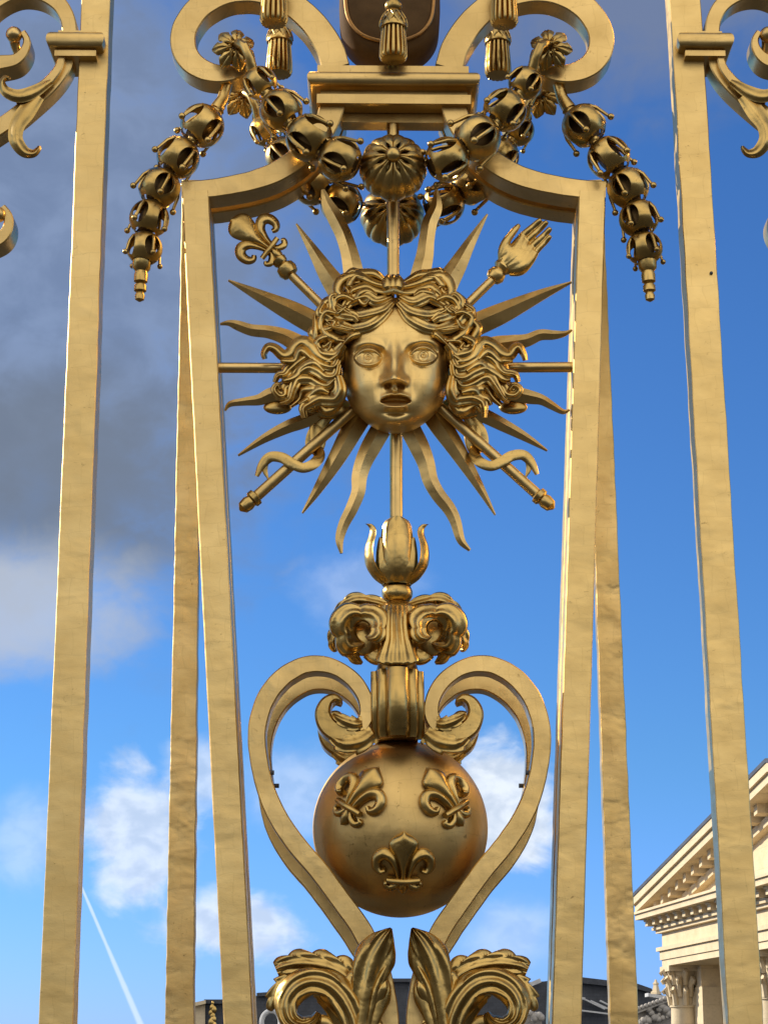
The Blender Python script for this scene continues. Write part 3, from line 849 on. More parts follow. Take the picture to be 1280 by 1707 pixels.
def swag(sgn, label):
    f = (lambda x, y: (x, y)) if sgn == 0 else (lambda x, y: mir((x, y)))
    s_ = 1 if sgn == 0 else -1
    t = thing('garland_swag', label, 'garland', tuple(P(*f(390, 86), -0.05)), 'bellflower swags from scroll rosette to central flower')
    flower(t, 'rosette', *f(390, 88), -0.055, 42 * K, (0.15 * s_, -1, -0.12), 7, ((1.0, 64), (0.72, 58)), 0.2, 0.5, 0.44, hole=True)
    m = M(); m.tube([P(*f(392, 84), -0.075), P(*f(398, 72), -0.12), P(*f(408, 78), -0.15), P(*f(417, 98), -0.14), P(*f(421, 116), -0.12)], [0.018, 0.018, 0.018, 0.018, 0.02], 10)
    m.build('stem', G_LEAF, t)
    for i, (x, y, r, dx, dy, y_) in enumerate(((434, 139, 27, 30, 45, -0.10), (469, 184, 34, 42, 50, -0.12), (516, 230, 37, 52, 42, -0.14), (567, 266, 35, 60, 30, -0.14))):
        q = f(x, y); bell(t, q[0], q[1], y_, r, (dx * s_, dy), 0.5 + 0.3 * i * s_ + (0 if sgn == 0 else 0.57), 0.10)
    return t


sw0 = swag(0, 'front bellflower swag on the left, from a rosette to the central flower'); sw1 = swag(1, 'front bellflower swag on the right, from a rosette to the central flower')
again(sw0, 'rear bellflower swag on the left, half hidden behind the shoulder', REAR); again(sw1, 'rear bellflower swag on the right, half hidden behind the shoulder', REAR)
cf = thing('central_flower', 'big gilded front flower with round button where the two swags meet', 'flower', tuple(P(655, 272, -0.12)), 'central flowers of the swags')
flower(cf, 'petals', 655, 276, -0.10, 56 * K, (0, -1, -0.02), 8, ((1.0, 118),), 0.24, 0.35, 0.47)
m = M(); m.ball(P(655, 280, -0.06), 46 * K, 14, (1, 0.8, 1)); m.build('receptacle', G_LEAF, cf)
again(cf, 'rear twin of the central flower, seen below it behind the rod', REAR + 0.04)

# ================================================================ SUN
sunm = thing('sun_emblem', 'gilded sun face with wavy hair and radiating rays inside the frame', 'sun emblem', tuple(P(659, 610, 0.04)))
AXF = 659.0
# rays
spk = [([(494, 373, 3), (520, 414, 17), (545, 455, 31), (561, 478, 38), (590, 520, 46)], [(812, 357, 3), (786, 400, 17), (762, 443, 31), (746, 470, 38), (722, 515, 46)]),
       ([(381, 467, 3), (430, 491, 19), (485, 518, 34), (523, 538, 38), (570, 562, 40)], [(952, 470, 3), (900, 492, 19), (838, 521, 34), (791, 542, 38), (745, 566, 40)]),
       ([(397, 759, 3), (440, 731, 14), (480, 711, 21), (512, 699, 24), (575, 668, 30)], [(912, 751, 3), (875, 728, 14), (838, 708, 21), (806, 692, 24), (745, 664, 30)]),
       ([(504, 855, 3), (530, 815, 16), (562, 762, 29), (592, 707, 38), (615, 670, 40)], [(825, 858, 3), (797, 808, 16), (763, 752, 29), (730, 702, 38), (708, 665, 40)])]
wav = [([(538, 316, 6), (546, 340, 20), (558, 362, 26), (572, 390, 27), (582, 420, 29), (588, 448, 33), (592, 480, 36)], [(727, 316, 6), (727, 345, 20), (716, 371, 25), (711, 400, 26), (708, 425, 29), (703, 448, 32), (696, 480, 36)]),
       ([(367, 540, 3), (381, 538, 9), (396, 542, 16), (420, 550, 19), (448, 553, 21), (475, 561, 26), (500, 575, 32), (540, 595, 34)], [(953, 550, 3), (940, 556, 9), (922, 558, 15), (900, 558, 18), (878, 567, 21), (850, 572, 27), (820, 578, 32), (780, 597, 34)]),
       ([(375, 684, 3), (384, 673, 9), (408, 669, 13), (432, 666, 18), (452, 658, 24), (490, 648, 28)], [(949, 683, 3), (938, 686, 8), (920, 676, 13), (902, 666, 17), (880, 661, 23), (838, 652, 28)]),
       ([(569, 922, 5), (566, 899, 14), (573, 874, 18), (586, 848, 21), (597, 820, 23), (599, 795, 26), (606, 770, 29), (618, 745, 33), (635, 715, 34)], [(783, 917, 5), (768, 900, 14), (759, 869, 19), (748, 847, 22), (730, 824, 24), (717, 800, 26), (710, 772, 29), (699, 745, 33), (684, 715, 34)])]
random.seed(5)
for a, b in spk + wav:
    for pth in (a, b):
        m = M(); m.blade(pth, 0.035, 0.40, 44); m.build('ray', G_IRON, sunm, 25)


def rod(p, q, r, y=0.035): m = M(); m.tube([P(*p, y), P(*q, y)], r, 16); return m


rod((360, 613), (545, 614), 0.0185, 0.04).build('rod', G_IRON, sunm); rod((775, 613), (958, 612), 0.0185, 0.04).build('rod', G_IRON, sunm)
rod((655, 165), (655.5, 480), 0.0225, 0.06).build('rod', G_IRON, sunm); rod((660, 700), (660.5, 882), 0.0225, 0.06).build('rod', G_IRON, sunm)


# face -------------------------------------------------------------
def tab(y, t, sm=9.0):
    y = np.asarray(y, float); xs = [a for a, _ in t]; ys = [b for _, b in t]
    w = np.clip((723.0 - y) / 2.2, 0.0, sm)                 # rounded between the rows, exact at the chin
    return sum(np.interp(y + w * k / 4.0, xs, ys) for k in range(-4, 5)) / 9.0



WT = [(496, 64), (510, 76), (530, 84), (560, 88), (600, 89), (630, 88), (650, 85.5), (668, 80), (684, 70), (698, 58), (708, 46), (715, 34), (719.5, 22), (722, 10), (723, 0.5)]
DT = [(496, 34), (520, 52), (540, 62), (570, 71), (600, 75), (640, 75), (665, 72), (685, 67), (700, 58), (710, 46), (716, 34), (720, 20), (723, 0)]
EYES = ((613.5, 597.0), (706.0, 593.5))


def face_h(x, y):
    cx = 659.5; w = tab(y, WT); s_ = np.abs(x - cx) / np.maximum(w, 0.3)
    env = np.clip(1 - s_ ** 6, 0, 1)
    h = tab(y, DT) * np.clip(1 - s_ ** 3.0, 0, 1) ** 0.52
    G = lambda a, b, sx, sy: np.exp(-((x - a) / sx) ** 2 - ((y - b) / sy) ** 2)
    d = np.zeros_like(h)
    d += 4.0 * G(cx - 38, 548, 30, 20) + 4.0 * G(cx + 38, 548, 30, 20) + 2.5 * G(cx, 545, 20, 22)
    # brows: ridge arcs, then hollow under
    for sg, (ex, ey) in zip((-1, 1), EYES):
        u = (x - ex) * sg                                   # >0 outwards
        by = ey - 26 + 0.011 * (u - 2) ** 2 + np.where(u < -22, (-(u + 22)) * 0.2, 0)
        band_ = np.exp(-((y - by) / 7.0) ** 2) * np.exp(-(u / 40.0) ** 6)
        d += 4.5 * band_
        d -= 12.5 * np.exp(-((x - ex + sg * 4) / 27) ** 2 - ((y - ey + 6) / 13.5) ** 2)
        d -= 7.0 * G(ex - sg * 25, ey - 5, 9, 16)
        # eyeball inside almond lids
        uu = (x - ex) / 21.0
        top = ey - 12.5 * np.clip(1 - np.abs(uu) ** 2.0, 0, 1) ** 0.75 + 0.6 * uu * sg
        bot = ey + 9.5 * np.clip(1 - np.abs(uu) ** 2.2, 0, 1) ** 0.8
        ins = (np.abs(uu) < 1) & (y > top) & (y < bot)
        ball_ = 13.0 * np.clip(1 - ((x - ex) / 23) ** 2 - ((y - ey) / 17) ** 2, 0, 1) ** 0.5
        d += np.where(ins, ball_ - 2.0, ball_ * 0.75)
        r = np.hypot(x - ex, (y - ey + 1.5))
        d += np.where(ins, -2.2 * np.exp(-((r - 8.6) / 1.3) ** 2) - 3.4 * np.exp(-((r - 3.0) / 1.5) ** 2) + 1.2 * np.exp(-(r / 1.6) ** 2), 0)
        inx = np.clip(1.12 - np.abs(uu), 0, 1) ** 0.35
        d += 6.5 * np.exp(-((y - top + 2.2) / 2.6) ** 2) * inx - 4.0 * np.exp(-((y - top + 8.0) / 2.0) ** 2) * inx
        d += 4.5 * np.exp(-((y - bot - 1.8) / 2.3) ** 2) * inx - 1.6 * np.exp(-((y - bot - 6.5) / 3.0) ** 2) * inx
        d -= 3.0 * G(ex + sg * 0 - sg * 20, ey, 3, 3)
        # cheek, fold beside nose
        d += 6.0 * G(cx + sg * 50, 634, 24, 24)
        d -= 4.0 * G(cx + sg * 29, 650, 7, 16) 
        d -= 5.0 * G(cx + sg * 30, 618, 9, 14)
        d -= 3.5 * G(cx + sg * 62, 676, 18, 14)
    # nose
    nx = 657.3
    t_ = np.clip((y - 566) / 66.0, 0, 1); ht = 6 + 26 * t_ ** 1.05; hw = 8.5 + 4.5 * t_
    und = 1 / (1 + np.exp((y - 637.0) / 1.5)); topf = 1 / (1 + np.exp(-(y - 570) / 7.5))
    d += ht * np.exp(-(np.abs(x - nx) / hw) ** 2.6) * und * topf
    d += 7.0 * G(nx, 628, 11, 8)
    for sg in (-1, 1):
        d += 11.5 * np.exp(-(np.hypot((x - nx - sg * 16.5) / 8.0, (y - 636) / 8.5)) ** 2.6)
        d -= 15.0 * G(nx + sg * 11.5, 643.5, 5.2, 3.8)
    d += 6.0 * G(nx, 643, 4.5, 6)
    d -= 2.5 * G(nx + 1, 652, 3.5, 5)
    # mouth
    mx_ = 659.5; uu = (x - mx_) / 25.5; inm = np.clip(1 - np.abs(uu) ** 2.2, 0, 1) ** 0.7
    upc = 655.0 + 2.2 * np.exp(-((x - mx_) / 4.0) ** 2) + 6.5 * np.abs(uu) ** 1.6; mo = 665.8 + 3.4 * np.abs(uu) ** 2; opn = np.clip(1 - np.abs(uu) ** 2.6, 0, 1) ** 0.5
    d += 9.5 * G(mx_, 664, 34, 22)
    d += 7.5 * np.exp(-((y - upc - 0.5) / 3.8) ** 2) * inm
    d -= 30.0 * np.exp(-((y - mo) / np.maximum(5.6 * opn, 0.3)) ** 4) * opn
    d += 17.0 * np.exp(-((y - 678.5 + 2.5 * np.abs(uu) ** 2) / 4.2) ** 2) * np.clip(1 - np.abs(uu / 0.78) ** 2.2, 0, 1) ** 0.8
    d -= 6.5 * G(mx_, 688, 18, 4.0)
    d += 9.0 * G(mx_, 703, 21, 10)
    return h + d * env


rows, rowsb = [], []
YS = np.concatenate([np.linspace(496, 560, 56), np.linspace(560.9, 700, 158), np.linspace(700.8, 723, 36)])
SS = np.sin(np.linspace(-1, 1, 190) * math.pi / 2)
SS = np.sign(SS) * (0.35 * np.abs(np.linspace(-1, 1, 190)) + 0.65 * np.abs(SS))
for y in YS:
    w = float(tab(y, WT)); xs = 659.5 + SS * w; hh = face_h(xs, np.full_like(xs, y))
    rows.append([V(float(x), float(y), 0.0, float(h)) for x, h in zip(xs, hh)])
    rowsb.append([V(float(x), float(y), 0.0, -22 * (1 - float(s_) ** 2) * min(1, w / 40)) for x, s_ in zip(xs[::6], SS[::6])])
m = M(); m.grid(rows); face_o = m.build('face', G_FACE, sunm, 180)
m = M(); m.grid(rowsb); m.build('neck', G_LEAF, sunm, 180)

# hair ------------------------------------------------------------
def hair_h(x, y): return 92 * math.exp(-((x - AXF) / 140.0) ** 2 - ((y - 600) / 140.0) ** 2)


m = M()
def lump(m, px, py, rx, ry, dep, base):
    rows = []
    for i in range(13):
        th = math.pi / 2 * i / 12; r = math.cos(th)
        rows.append([V(px + rx * r * math.cos(a), py + ry * r * math.sin(a), 0.0, base + dep * math.sin(th)) for a in [2 * math.pi * k / 32 for k in range(32)]])
    m.grid([[V(px, py, 0.0, base - 14)] * 32] + rows, True)


for sg in (0, 1):
    fx = (lambda x: x) if sg == 0 else (lambda x: 2 * AXF - x)
    for (a, b, rx, ry, dp, bs) in ((520, 622, 52, 40, 22, 6), (565, 530, 36, 44, 26, 22), (610, 492, 48, 28, 26, 18), (553, 585, 32, 34, 26, 24), (488, 650, 34, 18, 12, -4), (463, 679, 24, 12, 12, -14), (548, 680, 40, 20, 14, -8), (530, 722, 15, 36, 6, -10)):
        lump(m, fx(a), b, rx, ry, dp, bs - 12)
hair = m.build('hair', G_LEAF, sunm, 60)
LOCKS = [
    ([(569, 592), (547, 600), (531, 593), (519, 578), (507, 571), (495, 575), (483, 587), (470, 591), (458, 582), (449, 581), (442, 591), (441, 598)], 19, 6, 2),
    ([(571, 599), (556, 611), (537, 608), (518, 596), (506, 595), (493, 604), (484, 616), (476, 626), (462, 628), (456, 637)], 19, 8, 3),
    ([(571, 607), (563, 625), (544, 628), (528, 619), (512, 614), (498, 622), (490, 635), (479, 645), (475, 657), (464, 661), (456, 652), (463, 643), (469, 648)], 19, 10, 3),
    ([(560, 632), (547, 643), (531, 637), (515, 629), (499, 634), (490, 648), (480, 664), (467, 670)], 20, 8, 3),
    ([(558, 648), (535, 650), (518, 646), (506, 653), (498, 664), (484, 676)], 17, -2, 2),
    ([(570, 626), (573, 648), (565, 665), (548, 665), (531, 662), (516, 671), (508, 683), (509, 697)], 25, 12, 3),
    ([(575, 655), (566, 676), (548, 682), (530, 678), (518, 684)], 16, 2, 2),
    ([(590, 560), (569, 567), (550, 561), (539, 548), (535, 538)], 15, 10, 2),
    ([(574, 568), (556, 567), (541, 575), (530, 567), (524, 551), (527, 535), (526, 522)], 14, 4, 2),
    ([(597, 535), (588, 528), (572, 525), (561, 516), (554, 506), (557, 497), (567, 494)], 19, 12, 3),
    ([(592, 549), (572, 544), (560, 535), (547, 526), (537, 524), (532, 515), (541, 503)], 20, 8, 3),
    ([(580, 574), (564, 588), (547, 593), (534, 584), (526, 573)], 21, 10, 3),
    ([(646, 478), (625, 471), (603, 463), (585, 462), (570, 470), (564, 482), (571, 492), (580, 488), (578, 480)], 15, 14, 2),
    ([(644, 470), (622, 458), (600, 453), (584, 454), (573, 462)], 13, 4, 2),
    ([(651, 488), (629, 484), (607, 479), (590, 484), (584, 494)], 14, 12, 2),
    ([(653, 494), (629, 501), (607, 496), (586, 502), (572, 512), (562, 520)], 18, 16, 3),
    ([(655, 503), (638, 516), (616, 527), (596, 527), (577, 518), (562, 510)], 18, 18, 3),
    ([(652, 512), (636, 529), (614, 541), (592, 551), (570, 547), (550, 541)], 17, 18, 3),
    ([(618, 538), (602, 550), (588, 562), (578, 574)], 14, 14, 2),
    ([(563, 497), (547, 503), (539, 514), (534, 528)], 13, 0, 2),
    ([(528, 545), (521, 556), (527, 568), (520, 578)], 12, 0, 2),
    ([(600, 470), (585, 474), (577, 484)], 12, 6, 2),
    ([(574, 585), (562, 598), (548, 604), (532, 600)], 14, 12, 2),
    ([(590, 500), (574, 494), (560, 500), (556, 514), (566, 522), (576, 514), (572, 506)], 13, 20, 2),
    ([(560, 522), (545, 520), (534, 530), (537, 545), (550, 548), (556, 538), (549, 532)], 13, 16, 2),
    ([(552, 560), (538, 562), (530, 574), (538, 586), (550, 582), (550, 573)], 12, 14, 2),
    ([(628, 492), (614, 484), (600, 488), (598, 500), (609, 505), (615, 498)], 11, 22, 2),
    ([(606, 462), (592, 462), (582, 472), (588, 482), (597, 479)], 10, 18, 2),
    ([(520, 598), (504, 586), (490, 598), (476, 604), (466, 598)], 13, 14, 2),
    ([(540, 618), (522, 606), (506, 612), (492, 626), (478, 636), (470, 630)], 13, 18, 2),
    ([(548, 654), (532, 650), (518, 658), (510, 668), (500, 672)], 13, 16, 2),
]
random.seed(21)
for sg in (0, 1):
    for (pth, w, up, rg) in LOCKS:
        n = len(pth); sp_ = []
        ox, oy = (0, 0) if sg == 0 else (random.uniform(-3, 3), random.uniform(-3, 3)); ws = 1.0 if sg == 0 else random.uniform(0.9, 1.12)
        for i, (x, y) in enumerate(pth):
            t_ = i / (n - 1); wid = w * 1.18 * ws * (0.55 + 0.45 * min(1, t_ * 4)) * (1 - 0.62 * max(0, (t_ - 0.55) / 0.45))
            if x > 556 and y > 572: x -= 7 * min(1, (x - 556) / 12)
            if sg: x, y = 2 * AXF - x + ox * t_, y + oy * t_ + 1.5 * math.sin(t_ * 7)
            x += 2.4 * math.sin(t_ * 13 + w + up) * min(1, 3 * t_); y += 2.4 * math.cos(t_ * 11 + w * 2) * min(1, 3 * t_)
            sp_.append((x, y, wid, hair_h(x, y) * 0.72 + up * 0.55 + 4 * math.sin(t_ * 9 + w)))
        m = M(); m.sheet(sp_, 0.0, 18 + 7 * n, 23, w * 0.50, 0, ridges=2 if rg > 2 else 1, rdep=w * (0.07 if rg > 2 else 0.10), thick=w * 0.5)
        m.build('lock', G_LEAF, hair, 70)
m = M()
for dx in (-8, 0, 8):
    m.tube([V(655 + dx * 1.0, 461, 0.0, 34), V(655 + dx * 1.3, 470, 0.0, 50), V(655 + dx * 1.2, 480, 0.0, 54), V(655 + dx * 0.6, 490, 0.0, 50)], [0.010, 0.019, 0.018, 0.008], 10)
m.tube([V(643, 488, 0, 48), V(655, 484, 0, 62), V(668, 488, 0, 48)], 0.012, 10)
m.build('knot', G_LEAF, hair)


# fleur-de-lis -----------------------------------------------------
def fleur(mapf, unit, blunt=False):
    """lily: u right, v up from the band, h out, in units of its own length"""
    m = M(); U = unit
    mp = lambda x, y, h: mapf(x / 1000 * 1.0, y / 1000 * 1.0, h / 1000)
    S = lambda pts: [(a * 1000, b * 1000, c * 1000, d * 1000) for a, b, c, d in pts]
    m.sheet(S([(0, 0.0, 0.11, 0.02), (0, 0.15, 0.15, 0.03), (0, 0.32, 0.28, 0.04)] + ([(0, 0.5, 0.42, 0.04), (0, 0.62, 0.46, 0.04), (0, 0.72, 0.38, 0.03), (0, 0.78, 0.20, 0.01), (0, 0.80, 0.04, 0.0)] if blunt else [(0, 0.46, 0.42, 0.05), (0, 0.56, 0.44, 0.05), (0, 0.65, 0.31, 0.04), (0, 0.72, 0.11, 0.01), (0, 0.76, 0.01, 0.0)])), 0, 40, 17, 90, 0, thick=40, mapf=mp, ridges=1, rdep=14)
    for s_ in (-1, 1):
        m.sheet(S([(0.06 * s_, 0.0, 0.08, 0.02), (0.10 * s_, 0.16, 0.11, 0.04), (0.17 * s_, 0.31, 0.16, 0.05), (0.29 * s_, 0.375, 0.19, 0.06), (0.385 * s_, 0.30, 0.18, 0.05), (0.39 * s_, 0.17, 0.15, 0.05), (0.32 * s_, 0.10, 0.12, 0.04), (0.25 * s_, 0.13, 0.08, 0.03)]), 0, 44, 15, 75, 0, thick=40, mapf=mp, ridges=1, rdep=8)
        m.sheet(S([(0.05 * s_, -0.05, 0.08, 0.02), (0.10 * s_, -0.13, 0.11, 0.03), (0.19 * s_, -0.17, 0.12, 0.03), (0.25 * s_, -0.12, 0.09, 0.02), (0.22 * s_, -0.08, 0.05, 0.02)]), 0, 28, 13, 55, 0, thick=30, mapf=mp)
    m.sheet(S([(0, -0.04, 0.10, 0.02), (0, -0.14, 0.15, 0.03), (0, -0.22, 0.13, 0.02), (0, -0.28, 0.02, 0.0)]), 0, 24, 13, 70, 0, thick=30, mapf=mp)
    m.sheet(S([(-0.22, -0.01, 0.09, 0.08), (0, -0.01, 0.095, 0.10), (0.22, -0.01, 0.09, 0.08)]), 0, 16, 13, 60, 0, thick=80, mapf=mp)
    return m


# sceptre and hand of justice ---------------------------------------
sc_ = rod((575, 548), (482, 455), 0.0165, 0.03).build('sceptre', G_IRON, sunm)
bx, by = 449.0, 413.0; ux_, uy_ = (-0.80, -0.60)          # lily points up and left
def smap(u, v, h):
    U = 99.0; px = bx + U * (v * ux_ - u * uy_); py = by + U * (v * uy_ + u * ux_)
    return V(px, py, 0.03, h * U + 2)
fleur(smap, 1, True).build('fleur_de_lis', G_LEAF, sc_)
def smapb(u, v, h):
    p = smap(u, v, 0); q = V(640, 850, 0.03, 0)
    return p + ray(bx, by) * (h * 108 * K)
fleur(smapb, 1, True).build('fleur_de_lis', G_LEAF, sc_)
m = M(); p0 = P(487, 460, 0.03); p1 = P(452, 418, 0.03); d = p1 - p0; h = d.length
m.lathe(p0, d, [(0, 0.014), (h * 0.06, 0.030), (h * 0.2, 0.037), (h * 0.36, 0.034), (h * 0.46, 0.020), (h * 0.52, 0.026), (h * 0.64, 0.028), (h * 0.72, 0.018), (h, 0.02)], 18); m.build('knop', G_LEAF, sc_)

hd_ = rod((730, 556), (823, 464), 0.0165, 0.03).build('hand_of_justice', G_IRON, sunm)
m = M(); p0 = P(819, 468, 0.03); p1 = P(846, 436, 0.03); d = p1 - p0; h = d.length
m.lathe(p0, d, [(0, 0.014), (h * 0.06, 0.026), (h * 0.24, 0.034), (h * 0.44, 0.03), (h * 0.52, 0.024), (h * 0.66, 0.034), (h * 0.9, 0.032), (h, 0.02)], 18); m.build('cuff', G_LEAF, hd_)
m = M(); YH = 0.03
def chain(pts, n=16): m.tube([V(x, y, YH, hh) for x, y, hh, r in spline(pts, 18)], [r * K for x, y, hh, r in spline(pts, 18)], n)
# palm from wrist to knuckles, four metacarpals side by side, heel and ball of thumb
chain([(838, 444, 3, 12), (848, 432, 4, 16), (858, 421, 4, 16), (866, 404, 3, 11), (871, 394, 3, 7)])
chain([(840, 445, 3, 13), (856, 432, 3, 17), (868, 418, 2, 14), (876, 403, 2, 8)])
chain([(844, 448, 3, 12), (862, 440, 4, 16), (875, 425, 3, 13), (885, 412, 2, 8)])
chain([(848, 450, 3, 11), (866, 447, 6, 13), (880, 434, 5, 11), (891, 421, 3, 7.5)])
chain([(840, 430, 6, 11), (845, 420, 9, 11.5), (850, 412, 8, 8)])
# fingers, unequal and a little bent
for f in ([(867, 396, 3, 6.2), (878, 386, 5, 5.9), (889, 377, 6, 5.6), (898, 369, 10, 5.0), (902, 366, 12, 3.4)],
          [(875, 404, 3, 6.4), (888, 392, 5, 6.0), (900, 381, 6, 5.7), (909, 372, 11, 5.0), (912, 369, 13, 3.4)],
          [(884, 413, 3, 6.2), (896, 402, 5, 5.9), (907, 392, 6, 5.5), (915, 383, 11, 4.8), (918, 380, 13, 3.2)],
          [(891, 422, 3, 5.6), (900, 412, 5, 5.2), (909, 403, 6, 4.9), (915, 396, 10, 4.3), (918, 393, 12, 2.8)],
          [(838, 434, 5, 9), (838, 419, 10, 8.8), (842, 405, 13, 7.6), (851, 392, 13, 6.4), (859, 382, 12, 5.6), (865, 375, 10, 3.6)]): chain(f)
hand = m.build('hand', G_LEAF, hd_, 180)
md = hand.modifiers.new('remesh', 'REMESH'); md.mode = 'VOXEL'; md.voxel_size = 0.0021; md.use_smooth_shade = True
md = hand.modifiers.new('smooth', 'SMOOTH'); md.factor = 0.5; md.iterations = 3

# torches with ribbons at the lower corners
for sg in (0, 1):
    fx = (lambda p: p) if sg == 0 else (lambda p: (2 * 661.5 - p[0], p[1] - 3))
    r_ = rod(fx((592, 680)), fx((418, 836)), 0.0195, 0.02).build('staff', G_IRON, sunm)
    m = M(); p0 = P(*fx((434, 822)), 0.02); p1 = P(*fx((400, 851)), 0.02); d = p1 - p0; h = d.length
    m.lathe(p0, d, [(0, 0.018), (h * 0.15, 0.02), (h * 0.2, 0.030), (h * 0.38, 0.030), (h * 0.44, 0.022), (h * 0.6, 0.026), (h * 0.85, 0.022), (h, 0.004)], 16); m.build('knob', G_LEAF, r_)
    m = M()
    q = [(552, 690, 16, -4), (540, 700, 22, -6), (525, 722, 24, -10), (520, 742, 22, -14), (530, 752, 20, -6), (532, 762, 19, 6), (522, 774, 18, 15), (505, 780, 17, 17), (487, 773, 18, 16), (470, 763, 18, 12), (450, 762, 17, 8), (437, 775, 14, 6), (428, 794, 7, 4)]
    m.sheet([fx(p[:2]) + p[2:] for p in q], 0.02, 80, 11, 1.5, 0, thick=3.5, edge=-1)
    m.sheet([fx(p[:2]) + p[2:] for p in [(452, 764, 12, 6), (443, 772, 11, 5), (442, 785, 9, 3), (447, 798, 3, 2)]], 0.02, 24, 9, 1.0, 0, thick=3)
    m.build('ribbon', G_LEAF, r_)

# ================================================================ BUD AND ACANTHUS COLLAR UNDER THE SUN
bud = thing('flower_bud', 'gilded bud with upright curling petals below the sun rod', 'flower bud', tuple(P(661, 975, 0.06)))
BY = 0.06
m = M(); c = P(661, 976, BY); hh = P(661, 869, BY).z - c.z
m.lathe(c, (0, 0, 1), [(0, 0.05), (hh * 0.04, 0.052), (hh * 0.14, 0.072), (hh * 0.3, 0.076), (hh * 0.55, 0.066), (hh * 0.7, 0.05), (hh * 0.74, 0.02)], 28); m.build('cup', G_LEAF, bud)
def petal3(m, az, R, H, w0, prof, curl=1.0):
    """upright petal round the bud: prof rows (height fraction, radius factor, width factor)"""
    a = spline([(r * 1000, hgt * 1000, wd * 1000) for hgt, r, wd in prof], 26) / 1000
    F_, B_ = [], []
    for r, hgt, wd in a:
        f_, b_2 = [], []
        for j in range(11):
            u = -1 + j / 5; an = az + u * wd * w0 / max(R, 1e-4) * 0.5 / max(r, 0.6); rr = R * r
            cr = 0.006 * (1 - abs(u)) ** 1.0 - 0.010 * u * u
            f_.append(c + Vector(((rr + cr) * math.sin(an), -(rr + cr) * math.cos(an), H * hgt))); b_2.append(c + Vector(((rr - 0.008) * math.sin(an), -(rr - 0.008) * math.cos(an), H * hgt)))
        F_.append(f_); B_.append(b_2)
    m.grid([F_[i] + B_[i][::-1] for i in range(len(F_))], True, True)
for az, H, prof in ((0, 1.0, [(0.0, 0.62, 0.9), (0.2, 1.0, 1.25), (0.5, 1.12, 1.3), (0.72, 1.06, 1.25), (0.88, 0.95, 1.15), (0.97, 0.90, 0.85), (1.0, 0.93, 0.4)]),
                    (math.pi, 1.0, [(0.0, 0.62, 0.9), (0.2, 1.0, 1.25), (0.5, 1.12, 1.3), (0.72, 1.06, 1.25), (0.88, 0.95, 1.15), (0.97, 0.90, 0.85), (1.0, 0.93, 0.4)]),
                    (0.95, 0.70, [(0.0, 0.62, 0.8), (0.25, 0.98, 1.0), (0.6, 1.05, 1.0), (0.9, 0.98, 0.8), (1.0, 0.95, 0.3)]), (-0.95, 0.70, [(0.0, 0.62, 0.8), (0.25, 0.98, 1.0), (0.6, 1.05, 1.0), (0.9, 0.98, 0.8), (1.0, 0.95, 0.3)]),
                    (1.42, 0.9, [(-0.02, 0.55, 0.7), (0.12, 1.10, 0.95), (0.35, 1.50, 1.0), (0.62, 1.52, 0.9), (0.84, 1.32, 0.7), (0.95, 1.28, 0.45), (1.02, 1.42, 0.3), (1.04, 1.52, 0.15)]),
                    (-1.42, 0.9, [(-0.02, 0.55, 0.7), (0.12, 1.10, 0.95), (0.35, 1.50, 1.0), (0.62, 1.52, 0.9), (0.84, 1.32, 0.7), (0.95, 1.28, 0.45), (1.02, 1.42, 0.3), (1.04, 1.52, 0.15)])):
    m = M(); petal3(m, az, 0.072 if H != 0.9 else 0.069, hh * H, 0.112 if H == 1.0 else (0.100 if H == 0.9 else 0.085), prof); m.build('petal', G_LEAF, bud, 60)
m = M(); c2 = P(662, 1004, BY); h2 = P(662, 975, BY).z - c2.z
m.lathe(c2, (0, 0, 1), [(-0.02, 0.03)] + [(h2 * (0.5 - 0.5 * math.cos(math.pi * k / 10)), 0.030 + 0.023 * math.sin(math.pi * k / 10)) for k in range(11)] + [(h2 + 0.01, 0.03)], 28); m.build('neck', G_LEAF, bud)

cap = thing('acanthus_capital', 'gilded capital of drooping curled acanthus leaves between bud and clasp', 'capital', tuple(P(662, 1060, 0.06)))
CY = 0.05
m = M(); c = P(662, 1120, CY); hh = P(662, 1005, CY).z - c.z
m.lathe(c, (0, 0, 1), [(-0.01, 0.058), (hh * 0.1, 0.060), (hh * 0.4, 0.07), (hh * 0.7, 0.085), (hh * 0.9, 0.075), (hh, 0.04)], 28); m.build('core', G_LEAF, cap)
def fan(cx, cy, a0, a1, rin, rout, lob, y0, hb, dome, n=70, m_=19, amp=0.2, tw=0.0, ridges=3):
    """leaf curled round an eye: swept by angle, scalloped outside, grooved along its length"""
    F_, B_ = [], []
    for i in range(n):
        t = i / (n - 1); a = a0 + (a1 - a0) * t; f_, b_2 = [], []
        ro = np.interp(t, np.linspace(0, 1, len(rout)), rout); ri = np.interp(t, np.linspace(0, 1, len(rin)), rin)
        ro = ro * (1 - amp * (1 - abs(math.sin(math.pi * (lob * t + 0.15)))) ** 1.5)
        for j in range(m_):
            u = j / (m_ - 1); r = ri + (ro - ri) * u
            x = cx + r * math.cos(a); y = cy - r * math.sin(a)
            q = 2 * u - 1; h = np.interp(t, np.linspace(0, 1, len(hb)), hb) + dome * (1 - q * q) ** 0.5 + 2.2 * math.cos(math.pi * ridges * q) * (1 - q ** 8) - dome * 0.5 * amp * (1 - abs(math.sin(math.pi * (lob * t + 0.15)))) * u
            f_.append(V(x, y, y0, h)); b_2.append(V(x, y, y0, h - 5 - 9 * (1 - q * q)))
        F_.append(f_); B_.append(b_2)
    mm_ = M(); mm_.grid([F_[i] + B_[i][::-1] for i in range(n)], True, True); return mm_
